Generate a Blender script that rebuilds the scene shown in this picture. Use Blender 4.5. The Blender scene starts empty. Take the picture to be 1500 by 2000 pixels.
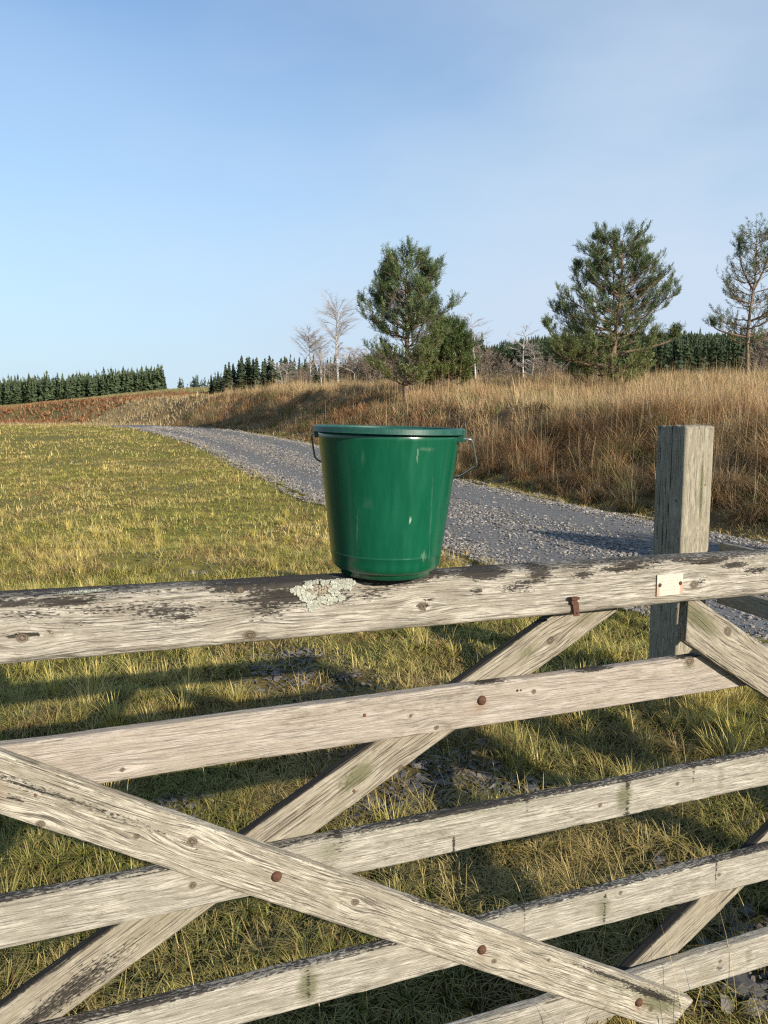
import bpy, math, random
import numpy as np
from mathutils import Vector, Matrix

R = math.radians
S = bpy.context.scene
COL = S.collection

# ------------------------------------------------------------------ camera, sky, sun, exposure
EYE = 1.6
cam_d = bpy.data.cameras.new("camera")
cam = bpy.data.objects.new("camera", cam_d)
COL.objects.link(cam)
cam_d.sensor_fit = 'VERTICAL'
cam_d.sensor_height = 36.0
cam_d.lens = 36.0 * 1450 / 2000
cam_d.clip_start = 0.05
cam_d.clip_end = 3000
cam.location = (0, 0, EYE)
cam.rotation_euler = (R(90 - 6.49), 0, 0)
S.camera = cam

SUN_AZ, SUN_EL = 140.0, 19.0          # azimuth clockwise from +Y
world = bpy.data.worlds.new("World")
S.world = world
world.use_nodes = True
wt = world.node_tree
wt.nodes.clear()
def wn(t, **k):
    n = wt.nodes.new(t)
    for a, b in k.items(): setattr(n, a, b)
    return n
sky = wn('ShaderNodeTexSky', sky_type='NISHITA', sun_disc=False)
sky.sun_elevation = R(SUN_EL); sky.sun_rotation = R(SUN_AZ)
sky.altitude = 200; sky.air_density = 1.15; sky.dust_density = 0.7; sky.ozone_density = 3.5
tc = wn('ShaderNodeTexCoord')
mp = wn('ShaderNodeMapping'); mp.inputs['Scale'].default_value = (1.2, 0.7, 3.0); mp.inputs['Rotation'].default_value = (0.1, 0.35, 0.3)
nz = wn('ShaderNodeTexNoise'); nz.inputs['Scale'].default_value = 1.3; nz.inputs['Detail'].default_value = 5; nz.inputs['Roughness'].default_value = 0.5
rp = wn('ShaderNodeMapRange'); rp.inputs['From Min'].default_value = 0.36; rp.inputs['From Max'].default_value = 0.66
rp.inputs['To Min'].default_value = 0.12; rp.inputs['To Max'].default_value = 0.80
# thin high cloud, thicker lower down
sp = wn('ShaderNodeSeparateXYZ')
el = wn('ShaderNodeMapRange'); el.inputs['From Min'].default_value = 0.60; el.inputs['From Max'].default_value = 0.25
el.inputs['To Min'].default_value = 0.30; el.inputs['To Max'].default_value = 1.0
mu = wn('ShaderNodeMath', operation='MULTIPLY')
mx = wn('ShaderNodeMix', data_type='RGBA'); mx.inputs[7].default_value = (3.10, 3.72, 4.50, 1)
bg = wn('ShaderNodeBackground'); bg.inputs['Strength'].default_value = 0.13
wo = wn('ShaderNodeOutputWorld')
L = wt.links.new
L(tc.outputs['Generated'], mp.inputs['Vector']); L(mp.outputs[0], nz.inputs['Vector'])
L(nz.outputs['Fac'], rp.inputs['Value']); L(tc.outputs['Generated'], sp.inputs[0]); L(sp.outputs['Z'], el.inputs['Value'])
L(rp.outputs[0], mu.inputs[0]); L(el.outputs[0], mu.inputs[1])
hz_ = wn('ShaderNodeMapRange'); hz_.inputs['From Min'].default_value = 0.0; hz_.inputs['From Max'].default_value = 0.50
hz_.inputs['To Min'].default_value = 0.95; hz_.inputs['To Max'].default_value = 0.0
m0 = wn('ShaderNodeMix', data_type='RGBA'); m0.inputs[7].default_value = (2.75, 3.60, 4.35, 1)      # pale autumn haze in the lower sky
L(sp.outputs['Z'], hz_.inputs['Value']); L(hz_.outputs[0], m0.inputs[0]); L(sky.outputs[0], m0.inputs[6])
side = wn('ShaderNodeMapRange'); side.inputs['From Min'].default_value = -0.45; side.inputs['From Max'].default_value = 0.35
side.inputs['To Min'].default_value = 0.35; side.inputs['To Max'].default_value = 1.5
mu2 = wn('ShaderNodeMath', operation='MULTIPLY', use_clamp=True)
L(sp.outputs['X'], side.inputs['Value']); L(side.outputs[0], mu2.inputs[0]); L(mu.outputs[0], mu2.inputs[1])
L(mu2.outputs[0], mx.inputs[0]); L(m0.outputs[2], mx.inputs[6]); L(mx.outputs[2], bg.inputs['Color']); L(bg.outputs[0], wo.inputs['Surface'])

sd = bpy.data.lights.new("sun", 'SUN'); sd.energy = 5.0; sd.angle = R(0.55); sd.color = (1.0, 0.90, 0.76)
sun = bpy.data.objects.new("sun", sd); COL.objects.link(sun)
svec = Vector((math.sin(R(SUN_AZ)) * math.cos(R(SUN_EL)), math.cos(R(SUN_AZ)) * math.cos(R(SUN_EL)), math.sin(R(SUN_EL))))
sun.rotation_euler = svec.to_track_quat('Z', 'Y').to_euler()
sun.location = (20, -20, 20)
S.view_settings.view_transform = 'Standard'; S.view_settings.look = 'None'
S.view_settings.exposure = 0.62; S.view_settings.gamma = 1.0
try:
    S.cycles.max_bounces = 6; S.cycles.diffuse_bounces = 3; S.cycles.glossy_bounces = 3
    S.cycles.transparent_max_bounces = 8; S.cycles.use_denoising = False; S.cycles.pixel_filter_type = 'BLACKMAN_HARRIS'; S.cycles.filter_width = 1.25; S.cycles.sample_clamp_indirect = 3.0
except Exception: pass

# ------------------------------------------------------------------ helpers
rng = np.random.default_rng(11)
def rg(seed): return np.random.default_rng(seed)

def _h(ix, iy, iz, seed):
    n = (ix * 374761393 + iy * 668265263 + iz * 2147483647 % 1000003 + iz * 1274126177 + seed * 974634777) & 0xffffffff
    n = ((n ^ (n >> 13)) * 1274126177) & 0xffffffff
    n = n ^ (n >> 16)
    return (n & 0xffff) / 65535.0
def vnoise(x, y, z=0.0, seed=0):
    x, y, z = np.broadcast_arrays(np.asarray(x, float), np.asarray(y, float), np.asarray(z, float))
    xi, yi, zi = np.floor(x).astype(np.int64), np.floor(y).astype(np.int64), np.floor(z).astype(np.int64)
    f = [x - xi, y - yi, z - zi]; f = [a * a * (3 - 2 * a) for a in f]
    r = 0
    for dx in (0, 1):
        for dy in (0, 1):
            for dz in (0, 1):
                w = (f[0] if dx else 1 - f[0]) * (f[1] if dy else 1 - f[1]) * (f[2] if dz else 1 - f[2])
                r = r + w * _h(xi + dx, yi + dy, zi + dz, seed)
    return r
def fbm(x, y, z=0.0, seed=0, oct=4):
    r = 0; a = 0.5; t = 0
    for i in range(oct):
        r = r + a * vnoise(np.asarray(x) * 2 ** i, np.asarray(y) * 2 ** i, np.asarray(z) * 2 ** i, seed + i * 17); t += a; a *= 0.5
    return r / t
def sstep(a, b, x):
    t = np.clip((x - a) / (b - a), 0, 1); return t * t * (3 - 2 * t)

def mesh_np(name, V, F, mat=None, parent=None, smooth=False, col=None, extra=None):
    """V (n,3); F list of int arrays (m,k). One linked mesh object."""
    me = bpy.data.meshes.new(name)
    V = np.ascontiguousarray(V, np.float32)
    if not isinstance(F, (list, tuple)): F = [F]
    F = [np.asarray(f, np.int32) for f in F if len(f)]
    me.vertices.add(len(V)); me.vertices.foreach_set('co', V.ravel())
    idx = np.concatenate([f.ravel() for f in F]); tot = np.concatenate([np.full(len(f), f.shape[1], np.int32) for f in F])
    st = np.concatenate([[0], np.cumsum(tot)[:-1]]).astype(np.int32)
    me.loops.add(len(idx)); me.loops.foreach_set('vertex_index', idx)
    me.polygons.add(len(tot)); me.polygons.foreach_set('loop_start', st)
    try: me.polygons.foreach_set('loop_total', tot)
    except Exception: pass
    me.polygons.foreach_set('use_smooth', np.full(len(tot), bool(smooth)))
    if col is not None:
        c = np.ones((len(V), 4), np.float32); c[:, :3] = col
        at = me.attributes.new('Col', 'FLOAT_COLOR', 'POINT'); at.data.foreach_set('color', c.ravel())
    if extra:
        for k, (ty, arr) in extra.items():
            at = me.attributes.new(k, ty, 'POINT')
            at.data.foreach_set('color' if ty == 'FLOAT_COLOR' else 'vector', np.ascontiguousarray(arr, np.float32).ravel())
    me.update(calc_edges=True); me.validate()
    o = bpy.data.objects.new(name, me)
    if mat: me.materials.append(mat)
    COL.objects.link(o)
    if parent: o.parent = parent
    return o
def empty(name, loc, rz=0.0):
    o = bpy.data.objects.new(name, None); COL.objects.link(o); o.location = loc; o.rotation_euler = (0, 0, rz); o.empty_display_size = .2
    return o
def tag(o, label=None, cat=None, group=None, kind=None):
    if label: o['label'] = label
    if cat: o['category'] = cat
    if group: o['group'] = group
    if kind: o['kind'] = kind
    return o

def tubes(paths, sides=5):
    """paths: list of (pts (n,3), radii (n,)). Returns V, F quads."""
    Vs, Fs = [], []; base = 0
    for pts, rad in paths:
        pts = np.asarray(pts, float); rad = np.asarray(rad, float); n = len(pts)
        t = np.gradient(pts, axis=0); t /= np.linalg.norm(t, axis=1, keepdims=True) + 1e-9
        up = np.tile([0.0, 0, 1], (n, 1)); up[np.abs(t[:, 2]) > .9] = [1, 0, 0]
        if np.abs(t[:, 2]).mean() > .6: up[:] = [1, 0, 0]
        else: up[:] = [0, 0, 1]
        a = np.cross(t, up); a /= np.linalg.norm(a, axis=1, keepdims=True) + 1e-9
        b = np.cross(t, a)
        ang = np.arange(sides) * 2 * math.pi / sides
        ring = pts[:, None] + rad[:, None, None] * (np.cos(ang)[None, :, None] * a[:, None] + np.sin(ang)[None, :, None] * b[:, None])
        Vs.append(ring.reshape(-1, 3))
        i = np.arange(n - 1)[:, None] * sides; j = np.arange(sides)[None]; j2 = (j + 1) % sides
        Fs.append(np.stack([i + j, i + j2, i + sides + j2, i + sides + j], -1).reshape(-1, 4) + base)
        base += n * sides
    return np.concatenate(Vs), np.concatenate(Fs)
def caps(start, sides): return np.arange(start, start + sides)[None]

def lathe(prof, n=96, close=False):
    prof = np.asarray(prof, float); m = len(prof); a = np.arange(n) * 2 * math.pi / n
    V = np.stack([prof[:, 0][:, None] * np.cos(a), prof[:, 0][:, None] * np.sin(a), np.repeat(prof[:, 1][:, None], n, 1)], -1).reshape(-1, 3)
    i = np.arange(m - 1)[:, None] * n; j = np.arange(n)[None]; j2 = (j + 1) % n
    return V, np.stack([i + j, i + j2, i + n + j2, i + n + j], -1).reshape(-1, 4)

def box_np(cx, cy, cz, sx, sy, sz):
    s = np.array([[-1, -1, -1], [1, -1, -1], [1, 1, -1], [-1, 1, -1], [-1, -1, 1], [1, -1, 1], [1, 1, 1], [-1, 1, 1]], float) * .5
    V = s * [sx, sy, sz] + [cx, cy, cz]
    F = np.array([[0, 3, 2, 1], [4, 5, 6, 7], [0, 1, 5, 4], [1, 2, 6, 5], [2, 3, 7, 6], [3, 0, 4, 7]])
    return V, F

def blades(name, P, az, length, width, lean, curl, col, seg, mat, kindlabel=None, parent=None, tipcol=None):
    n = len(P); k = np.arange(seg + 1) / seg
    th = lean[:, None] + curl[:, None] * k[None]
    ds = (length / seg)[:, None]
    hor = np.cumsum(np.concatenate([np.zeros((n, 1)), np.sin(th[:, :-1]) * ds], 1), 1)
    ver = np.cumsum(np.concatenate([np.zeros((n, 1)), np.cos(th[:, :-1]) * ds], 1), 1)
    d = np.stack([np.cos(az), np.sin(az), np.zeros(n)], -1); w = np.stack([-np.sin(az), np.cos(az), np.zeros(n)], -1)
    c = P[:, None] + hor[..., None] * d[:, None]; c[..., 2] += ver
    hw = (width * .5)[:, None] * np.power(1 - k[None], .6) ; hw[:, -1] = 0
    a = c - w[:, None] * hw[..., None]; b = c + w[:, None] * hw[..., None]
    m = 2 * seg + 1
    V = np.empty((n, m, 3)); V[:, 0:2 * seg:2] = a[:, :seg]; V[:, 1:2 * seg:2] = b[:, :seg]; V[:, -1] = c[:, -1]
    f = []
    for i in range(seg - 1):
        f += [[2 * i, 2 * i + 1, 2 * i + 3], [2 * i, 2 * i + 3, 2 * i + 2]]
    f.append([2 * seg - 2, 2 * seg - 1, 2 * seg])
    F = (np.array(f)[None] + (np.arange(n) * m)[:, None, None]).reshape(-1, 3)
    cc = np.repeat(col[:, None], m, 1)
    if tipcol is not None:
        t = np.concatenate([np.repeat(k[:seg], 2), [1.0]])[None, :, None] ** 1.5
        cc = cc * (1 - t) + tipcol[:, None] * t
    return mesh_np(name, V.reshape(-1, 3), F, mat, parent, col=cc.reshape(-1, 3))

# ------------------------------------------------------------------ materials
def newmat(name):
    m = bpy.data.materials.new(name); m.use_nodes = True; t = m.node_tree; t.nodes.clear()
    out = t.nodes.new('ShaderNodeOutputMaterial')
    return m, t, out
class NT:
    def __init__(s, t): s.t = t
    def n(s, ty, ins=None, **k):
        x = s.t.nodes.new(ty)
        for a, b in k.items(): setattr(x, a, b)
        for a, b in (ins or {}).items():
            if isinstance(b, bpy.types.NodeSocket): s.t.links.new(b, x.inputs[a])
            else: x.inputs[a].default_value = b
        return x
    def noise(s, vec, scale=1.0, detail=4, rough=.55, dist=0.0):
        return s.n('ShaderNodeTexNoise', {'Vector': vec, 'Scale': scale, 'Detail': detail, 'Roughness': rough, 'Distortion': dist}).outputs['Fac']
    def scale(s, vec, sc, loc=(0, 0, 0)):
        return s.n('ShaderNodeMapping', {'Vector': vec, 'Scale': sc, 'Location': loc}).outputs[0]
    def math(s, op, a, b=0.0, c=0.0, clamp=False):
        return s.n('ShaderNodeMath', {0: a, 1: b, 2: c}, operation=op, use_clamp=clamp).outputs[0]
    def rng(s, v, a, b, c=0.0, d=1.0, smooth=True):
        return s.n('ShaderNodeMapRange', {'Value': v, 'From Min': a, 'From Max': b, 'To Min': c, 'To Max': d}, interpolation_type='SMOOTHSTEP' if smooth else 'LINEAR').outputs[0]
    def mix(s, f, a, b, bt='MIX'):
        x = s.t.nodes.new('ShaderNodeMix'); x.data_type = 'RGBA'; x.blend_type = bt
        for i, v in ((0, f), (6, a), (7, b)):
            if isinstance(v, bpy.types.NodeSocket): s.t.links.new(v, x.inputs[i])
            else: x.inputs[i].default_value = (*v, 1) if (i > 0 and len(v) == 3) else v
        return x.outputs[2]
    def bump(s, h, strength=.5, dist=.01, normal=None):
        i = {'Height': h, 'Strength': strength, 'Distance': dist}
        if normal is not None: i['Normal'] = normal
        return s.n('ShaderNodeBump', i).outputs[0]
    def pbr(s, out, col, rough=.8, normal=None, spec=.3, metal=0.0, **k):
        i = {'Base Color': col if isinstance(col, bpy.types.NodeSocket) else (*col, 1), 'Roughness': rough, 'Specular IOR Level': spec, 'Metallic': metal}
        if normal is not None: i['Normal'] = normal
        p = s.n('ShaderNodeBsdfPrincipled', i)
        for a, b in k.items():
            p.inputs[a.replace('_', ' ')].default_value = b
        s.t.links.new(p.outputs[0], out.inputs['Surface']); return p

def leafmat(name, trans=.3, gloss=.04, hue=0.0):
    m, t, out = newmat(name); q = NT(t)
    at = q.n('ShaderNodeAttribute', attribute_name='Col').outputs['Color']
    d = q.n('ShaderNodeBsdfDiffuse', {'Color': at}).outputs[0]
    tr = q.n('ShaderNodeBsdfTranslucent', {'Color': at}).outputs[0]
    g = q.n('ShaderNodeBsdfGlossy', {'Roughness': .45, 'Color': (.9, .9, .8, 1)}).outputs[0]
    a = q.n('ShaderNodeMixShader', {0: trans, 1: d, 2: tr}).outputs[0]
    b = q.n('ShaderNodeMixShader', {0: gloss, 1: a, 2: g}).outputs[0]
    t.links.new(b, out.inputs['Surface']); return m
M_grass = leafmat('grass_blade', .20, .03)
M_moor = leafmat('moor_grass', .18, .015)
M_needle = leafmat('pine_needle', .12, .03)
M_fern = leafmat('bracken_frond', .2, .01)

def wood_mat(name, light, dark, warm, crackamt=1.0, stain=(.022, .019, .017)):
    m, t, out = newmat(name); q = NT(t)
    g = q.n('ShaderNodeAttribute', attribute_name='wg').outputs['Vector']
    wm = q.n('ShaderNodeAttribute', attribute_name='wm')
    sp = q.n('ShaderNodeSeparateColor', {0: wm.outputs['Color']})
    dk, gr, kn = sp.outputs[0], sp.outputs[1], sp.outputs[2]
    alp = wm.outputs['Alpha']
    f1 = q.noise(q.scale(g, (20, 460, 460)), 1, 5, .68)
    f2 = q.noise(q.scale(g, (5.0, 240, 240), (3, 1, 2)), 1, 4, .65)
    f3 = q.noise(q.scale(g, (7, 300, 300), (7, 4, 1)), 1, 4, .58, .25)
    f4 = q.noise(q.scale(g, (2.6, 95, 95), (2, 9, 5)), 1, 4, .6)
    mil = q.noise(q.scale(g, (26, 80, 80), (4, 2, 7)), 1, 6, .75); milm = q.noise(q.scale(g, (3.2, 11, 11), (8, 5, 3)), 1, 3, .6)
    spk = q.noise(q.scale(g, (90, 260, 260)), 1, 5, .7)
    low = q.noise(q.scale(g, (9, 34, 34), (1, 8, 3)), 1, 6, .72)
    cross = q.noise(q.scale(g, (170, 40, 40)), 1, 3, .6)
    fib = q.math('ADD', q.math('MULTIPLY', f1, .6), q.math('MULTIPLY', f2, .4))
    c = q.mix(q.rng(fib, .40, .57), dark, light)
    c = q.mix(q.math('MULTIPLY', q.rng(low, .42, .60), .8), c, warm, 'MIX')
    c = q.mix(q.math('MULTIPLY', q.rng(spk, .60, .74), .45), c, tuple(min(.8, v * 1.35) for v in light))
    c = q.mix(q.math('MULTIPLY', q.rng(cross, .60, .75), .25), c, dark)
    c = q.mix(q.math('MULTIPLY', q.math('MULTIPLY', q.rng(mil, .50, .62), q.rng(milm, .42, .62)), .62), c, (.13, .118, .085))
    # dark weather checks along the grain
    cr = q.math('MULTIPLY', q.math('MAXIMUM', q.math('MULTIPLY', q.rng(f3, .57, .66), .70), q.rng(f4, .635, .665)), crackamt)
    c = q.mix(q.math('MULTIPLY', cr, .85), c, (.075, .062, .048))
    # greenish algae film
    gm = q.rng(q.math('ADD', gr, q.math('MULTIPLY', q.math('SUBTRACT', spk, .5), .8)), .30, .85)
    c = q.mix(q.math('MULTIPLY', gm, .8), c, (.105, .105, .05))
    # black mould and lichen film
    n1 = q.math('ADD', q.math('MULTIPLY', q.math('SUBTRACT', fib, .5), 2.2), q.math('MULTIPLY', q.math('SUBTRACT', spk, .5), 1.9))
    dm = q.rng(q.math('ADD', dk, n1), .44, .62)
    c = q.mix(q.math('MULTIPLY', dm, .93), c, stain)
    # knots
    km = q.rng(q.math('ADD', kn, q.math('MULTIPLY', q.math('SUBTRACT', spk, .5), .5)), .35, .75)
    rings = q.math('SINE', q.math('MULTIPLY', kn, 26.0))
    kc = q.mix(q.rng(rings, -1, 1), (.05, .038, .028), (.16, .125, .09))
    c = q.mix(q.math('MULTIPLY', km, .9), c, kc)
    # rust bleed below iron
    c = q.mix(q.math('MULTIPLY', q.math('SUBTRACT', 1.0, alp), .75), c, (.20, .10, .05))
    hgt = q.math('ADD', q.math('MULTIPLY', fib, 1.0), q.math('MULTIPLY', spk, .35))
    hgt = q.math('SUBTRACT', hgt, q.math('MULTIPLY', cr, .9))
    hgt = q.math('SUBTRACT', hgt, q.math('MULTIPLY', km, .5))
    nb = q.bump(hgt, 1.0, .0030)
    q.pbr(out, c, .88, nb, .15)
    return m
M_wood = wood_mat('weathered_silver_oak', (.46, .43, .36), (.15, .135, .11), (.24, .215, .17), .6)
M_wood_grey = wood_mat('weathered_grey_oak', (.44, .415, .35), (.17, .155, .125), (.25, .23, .185), .35)
M_wood_fib = wood_mat('weathered_fibrous_oak', (.49, .455, .37), (.12, .105, .08), (.25, .225, .17), .85)
M_wood_pink = wood_mat('weathered_pinkish_oak', (.41, .365, .31), (.20, .175, .145), (.29, .25, .20), .3)
M_wood_brown = wood_mat('weathered_brown_oak', (.37, .335, .26), (.15, .13, .10), (.24, .21, .155), 1.0)
M_wood_post = wood_mat('weathered_post', (.38, .345, .26), (.12, .11, .08), (.23, .205, .15), .8)

def simple(name, col, rough, metal=0.0, spec=.4, nscale=0, ncol=None, bump=0.0):
    m, t, out = newmat(name); q = NT(t)
    c = (*col, 1); nrm = None
    if nscale:
        o = q.n('ShaderNodeTexCoord').outputs['Object']
        f = q.noise(o, nscale, 5, .65)
        c = q.mix(q.rng(f, .35, .68), col, ncol)
        if bump: nrm = q.bump(f, bump, .003)
        q.pbr(out, c, rough, nrm, spec, metal)
    else: q.pbr(out, col, rough, None, spec, metal)
    return m
M_rust = simple('rusty_iron', (.075, .038, .027), .85, .1, .15, 260, (.14, .07, .046), .8)
M_rustdark = simple('dark_rusty_iron', (.10, .045, .03), .8, .2, .3, 200, (.20, .09, .055), .8)
M_wire = simple('galvanised_wire', (.42, .44, .44), .35, .8, .5, 120, (.30, .32, .33), .2)
M_hole = simple('bolt_hole', (.02, .015, .012), .9)
M_bark = simple('pine_bark', (.22, .15, .10), .9, 0, .2, 9, (.11, .085, .06), 1.0)
M_birch = simple('birch_bark', (.52, .48, .42), .8, 0, .2, 7, (.22, .19, .16), .5)
M_twig = simple('bare_twig', (.28, .245, .225), .85, 0, .1, 5, (.38, .34, .31))
M_scrub = simple('scrub_twig', (.17, .135, .105), .85, 0, .1, 3, (.23, .185, .145))
M_slate = simple('slate', (.15, .155, .17), .6, 0, .4, 30, (.26, .26, .265), .5)

def stonemat():
    m, t, out = newmat('gravel_stone'); q = NT(t)
    at = q.n('ShaderNodeAttribute', attribute_name='Col').outputs['Color']
    q.pbr(out, at, .75, None, .3); return m
M_stone = stonemat()
def lichenmat():
    m, t, out = newmat('lichen_crust'); q = NT(t)
    at = q.n('ShaderNodeAttribute', attribute_name='Col').outputs['Color']
    q.pbr(out, at, .9, None, .1); return m
M_lichen = lichenmat()

def bucket_mat():
    m, t, out = newmat('green_plastic'); q = NT(t)
    o = q.n('ShaderNodeTexCoord').outputs['Object']
    streak = q.noise(q.scale(o, (55, 55, 5)), 1, 4, .6)
    fine = q.noise(q.scale(o, (260, 260, 14)), 1, 3, .6)
    lowv = q.noise(q.scale(o, (9, 9, 3)), 1, 3, .5)
    c = q.mix(q.rng(streak, .3, .75), (.0022, .066, .032), (.0048, .086, .044))
    dust = q.math('MULTIPLY', q.rng(fine, .64, .80), q.rng(lowv, .45, .7))
    c = q.mix(q.math('MULTIPLY', dust, .14), c, (.30, .36, .30))
    # scuffs: small pale abrasions at real places on the wall (x across, z up, front side)
    for (sx, sz, rx, rz, amt, sc) in ((.052, .245, .0022, .016, .26, 420), (.068, .256, .016, .005, .10, 380), (.043, .122, .0022, .008, .7, 400),
                                      (-.037, .152, .012, .013, .03, 340), (-.048, .235, .004, .016, .05, 400), (-.056,.10,.0025,.04,.10,400), (.083,.10,.0016,.10,.06,120), (.072,.05,.006,.012,.18,300)):
        d = q.n('ShaderNodeVectorMath', {0: q.scale(o, (1 / rx, .0, 1 / rz), (-sx / rx, 0, -sz / rz))}, operation='LENGTH').outputs['Value']
        s2 = q.noise(q.scale(o, (sc, sc, sc * .25)), 1, 4, .6)
        k = q.math('MULTIPLY', q.rng(q.math('ADD', d, q.math('MULTIPLY', q.math('SUBTRACT', s2, .5), 3.2)), 1.1, .1), amt)
        front = q.rng(q.n('ShaderNodeSeparateXYZ', {0: o}).outputs['Y'], -.03, -.06)
        c = q.mix(q.math('MULTIPLY', k, front), c, (.42, .50, .40))
    r = q.rng(streak, .3, .8, .17, .30)
    nb = q.bump(q.math('ADD', streak, q.math('MULTIPLY', fine, .15)), .10, .002)
    q.pbr(out, c, r, nb, .55); return m
M_green = bucket_mat()
M_rim = simple('green_rim_plastic', (.008, .060, .040), .42, 0, .4, 60, (.018, .080, .062), .1)

# ------------------------------------------------------------------ terrain
TX, TY = -.38, .925      # along the track, away
QX, QY = .925, .38       # across the track, to the right
def bend(s): return .0043 * np.maximum(np.asarray(s, float) - 25, 0) ** 2
def qf(x, y): return QX * x + QY * y + bend(TX * x + TY * y)
BY = [-20, -5, 0, 5.3, 9.6, 13.9, 20.3, 26.7, 38.4, 48, 60, 75, 90, 110, 135, 160, 200, 280, 600, 1500]
BH = [0, 0, 0, .08, .18, .30, .61, .98, 1.49, 1.73, 1.62, 2.4, 3.7, 5.6, 8.2, 10.0, 10.2, 12, 10, 5]
def height(x, y, rough=True):
    x = np.asarray(x, float); y = np.asarray(y, float)
    q = qf(x, y)
    b = np.interp(y, BY, BH)
    lat = x / np.maximum(y, 8)
    fy = sstep(55, 110, y)
    # far hillside falls away to the left and undulates
    b = b * (1 - fy * .42 * sstep(-.20, -.56, lat))
    b = b + fy * (fbm(x * .03, y * .02, 0, 5, 3) - .5) * 1.6
    # plateau of moor above the track
    pl = 1.00 + .088 * (np.minimum(y, 44) - 11) + .024 * np.clip(x, -12, 40) + np.clip(y - 44, 0, 60) * .018
    pl = pl + (fbm(x * .35, y * .35, 0, 9, 3) - .5) * .40 + (fbm(x * 1.3, y * 1.3, 0, 19, 2) - .5) * .50 * sstep(9, 10.0, q)
    pl = np.maximum(pl, b)
    k = sstep(8.3, 12.6, q + (fbm(x * .5, y * .5, 0, 31, 2) - .5) * 1.4) * (1 - sstep(70, 100, y))
    z = b + (pl - b) * k
    # forested hill to the right
    hr = np.clip((y - 120) / 300, 0, 1) * sstep(-.15, .30, lat)
    z = z + hr * 33 * (1 - .06 * sstep(.35, .6, lat)) * (1 - sstep(440, 900, y))
    if rough:
        rd = (q > 3.9) & (q < 7.9)
        n = (fbm(x * 1.1, y * 1.1, 0, 3, 3) - .5) * .16 + (fbm(x * 4, y * 4, 0, 8, 2) - .5) * .085
        z = z + np.where(rd, 0, n) * sstep(1.0, 2.0, np.hypot(x, y) + .6) * np.where(y < 48, 1, .6)
        # shallow drainage dip beside the bank, worn wheel tracks, slight crown
        z = z - .10 * np.exp(-((q - 8.35) / .35) ** 2) * (y < 60)
        z = z + np.where(rd, .02 * np.sin((q - 3.9) / 4 * math.pi * 3 + math.pi / 2) * .8, 0)
    return z

def terrain_mat():
    m, t, out = newmat('moorland_soil'); q = NT(t)
    pos = q.n('ShaderNodeNewGeometry').outputs['Position']
    at = q.n('ShaderNodeAttribute', attribute_name='Col').outputs['Color']
    f = q.noise(pos, 9, 6, .65); f2 = q.noise(pos, 1.3, 4, .6)
    c = q.mix(q.rng(f, .3, .7), q.mix(1.0, at, (.62, .60, .55), 'MULTIPLY'), at)
    c = q.mix(q.math('MULTIPLY', q.rng(f2, .5, .75), .35), c, (.12, .115, .035))
    q.pbr(out, c, .95, q.bump(f, .8, .03), .1); return m
M_ground = terrain_mat()
def build_terrain():
    ang = np.concatenate([np.linspace(-180, -50, 40, endpoint=False), np.linspace(-50, 50, 520, endpoint=False), np.linspace(50, 180, 41)])
    rr = np.concatenate([[0.0], np.geomspace(.5, 1500, 380)])
    a = np.radians(ang)
    X = rr[:, None] * np.sin(a)[None]; Y = rr[:, None] * np.cos(a)[None]
    Z = height(X, Y)
    q = qf(X, Y)
    n = fbm(X * .7, Y * .7, 0, 21, 3)[..., None]
    soil = np.array([.060, .055, .022]); dry = np.array([.20, .155, .06]); moor = np.array([.20, .135, .07]); brk = np.array([.17, .07, .03])
    olive = np.array([.17, .15, .06])
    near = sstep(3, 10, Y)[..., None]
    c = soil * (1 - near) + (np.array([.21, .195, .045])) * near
    c = c * (1 - .5 * n) + dry * .5 * n
    k = sstep(7.9, 8.6, q)[..., None]; c = c * (1 - k) + (moor * (.7 + .6 * n)) * k
    far = sstep(52, 60, Y)[..., None]
    hill = olive * (.75 + .5 * n)
    strawb = sstep(74, 60, Y)[..., None]
    hill = hill * (1 - strawb) + np.array([.34, .245, .125]) * strawb
    c = c * (1 - far) + hill * far
    mesh_cols = c.reshape(-1, 3)
    nr, na = X.shape
    i = np.arange(nr - 1)[:, None] * na; j = np.arange(na - 1)[None]
    F = np.stack([i + j, i + na + j, i + na + j + 1, i + j + 1], -1).reshape(-1, 4)
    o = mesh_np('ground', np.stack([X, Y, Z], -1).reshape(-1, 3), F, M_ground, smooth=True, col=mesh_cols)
    tag(o, 'rough grassy moorland ground rising to the hillside', 'ground', kind='structure')
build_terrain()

def road_mat():
    m, t, out = newmat('crushed_slate_track'); q = NT(t)
    at = q.n('ShaderNodeAttribute', attribute_name='Col')
    pos = q.n('ShaderNodeNewGeometry').outputs['Position']
    v = q.n('ShaderNodeTexVoronoi', {'Vector': pos, 'Scale': 75.0}); v.feature = 'F1'
    f = q.noise(pos, 14, 6, .7); f3 = q.noise(pos, 120, 4, .7)
    c = q.mix(q.rng(f, .3, .7), (.125, .12, .112), (.195, .19, .18))
    c = q.mix(q.math('MULTIPLY', q.rng(f3, .56, .66), .7), c, (.35, .345, .335))
    rut = q.n('ShaderNodeSeparateColor', {0: at.outputs['Color']}).outputs[0]
    cs_ = q.mix(.6, c, q.n('ShaderNodeRGBToBW', {0: v.outputs['Color']}).outputs[0], 'SOFT_LIGHT')
    fines = q.mix(q.rng(f, .35, .65), (.118, .107, .09), (.17, .157, .135))
    c = q.mix(rut, cs_, fines)
    sat = q.n('ShaderNodeHueSaturation', {'Saturation': .5, 'Color': c}).outputs[0]
    q.pbr(out, sat, .85, q.bump(q.math('ADD', q.math('MULTIPLY', v.outputs['Distance'], q.math('SUBTRACT', 1.0, rut)), q.math('MULTIPLY', f3, .5)), .8, .012), .25); return m
M_road = road_mat()
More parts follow.
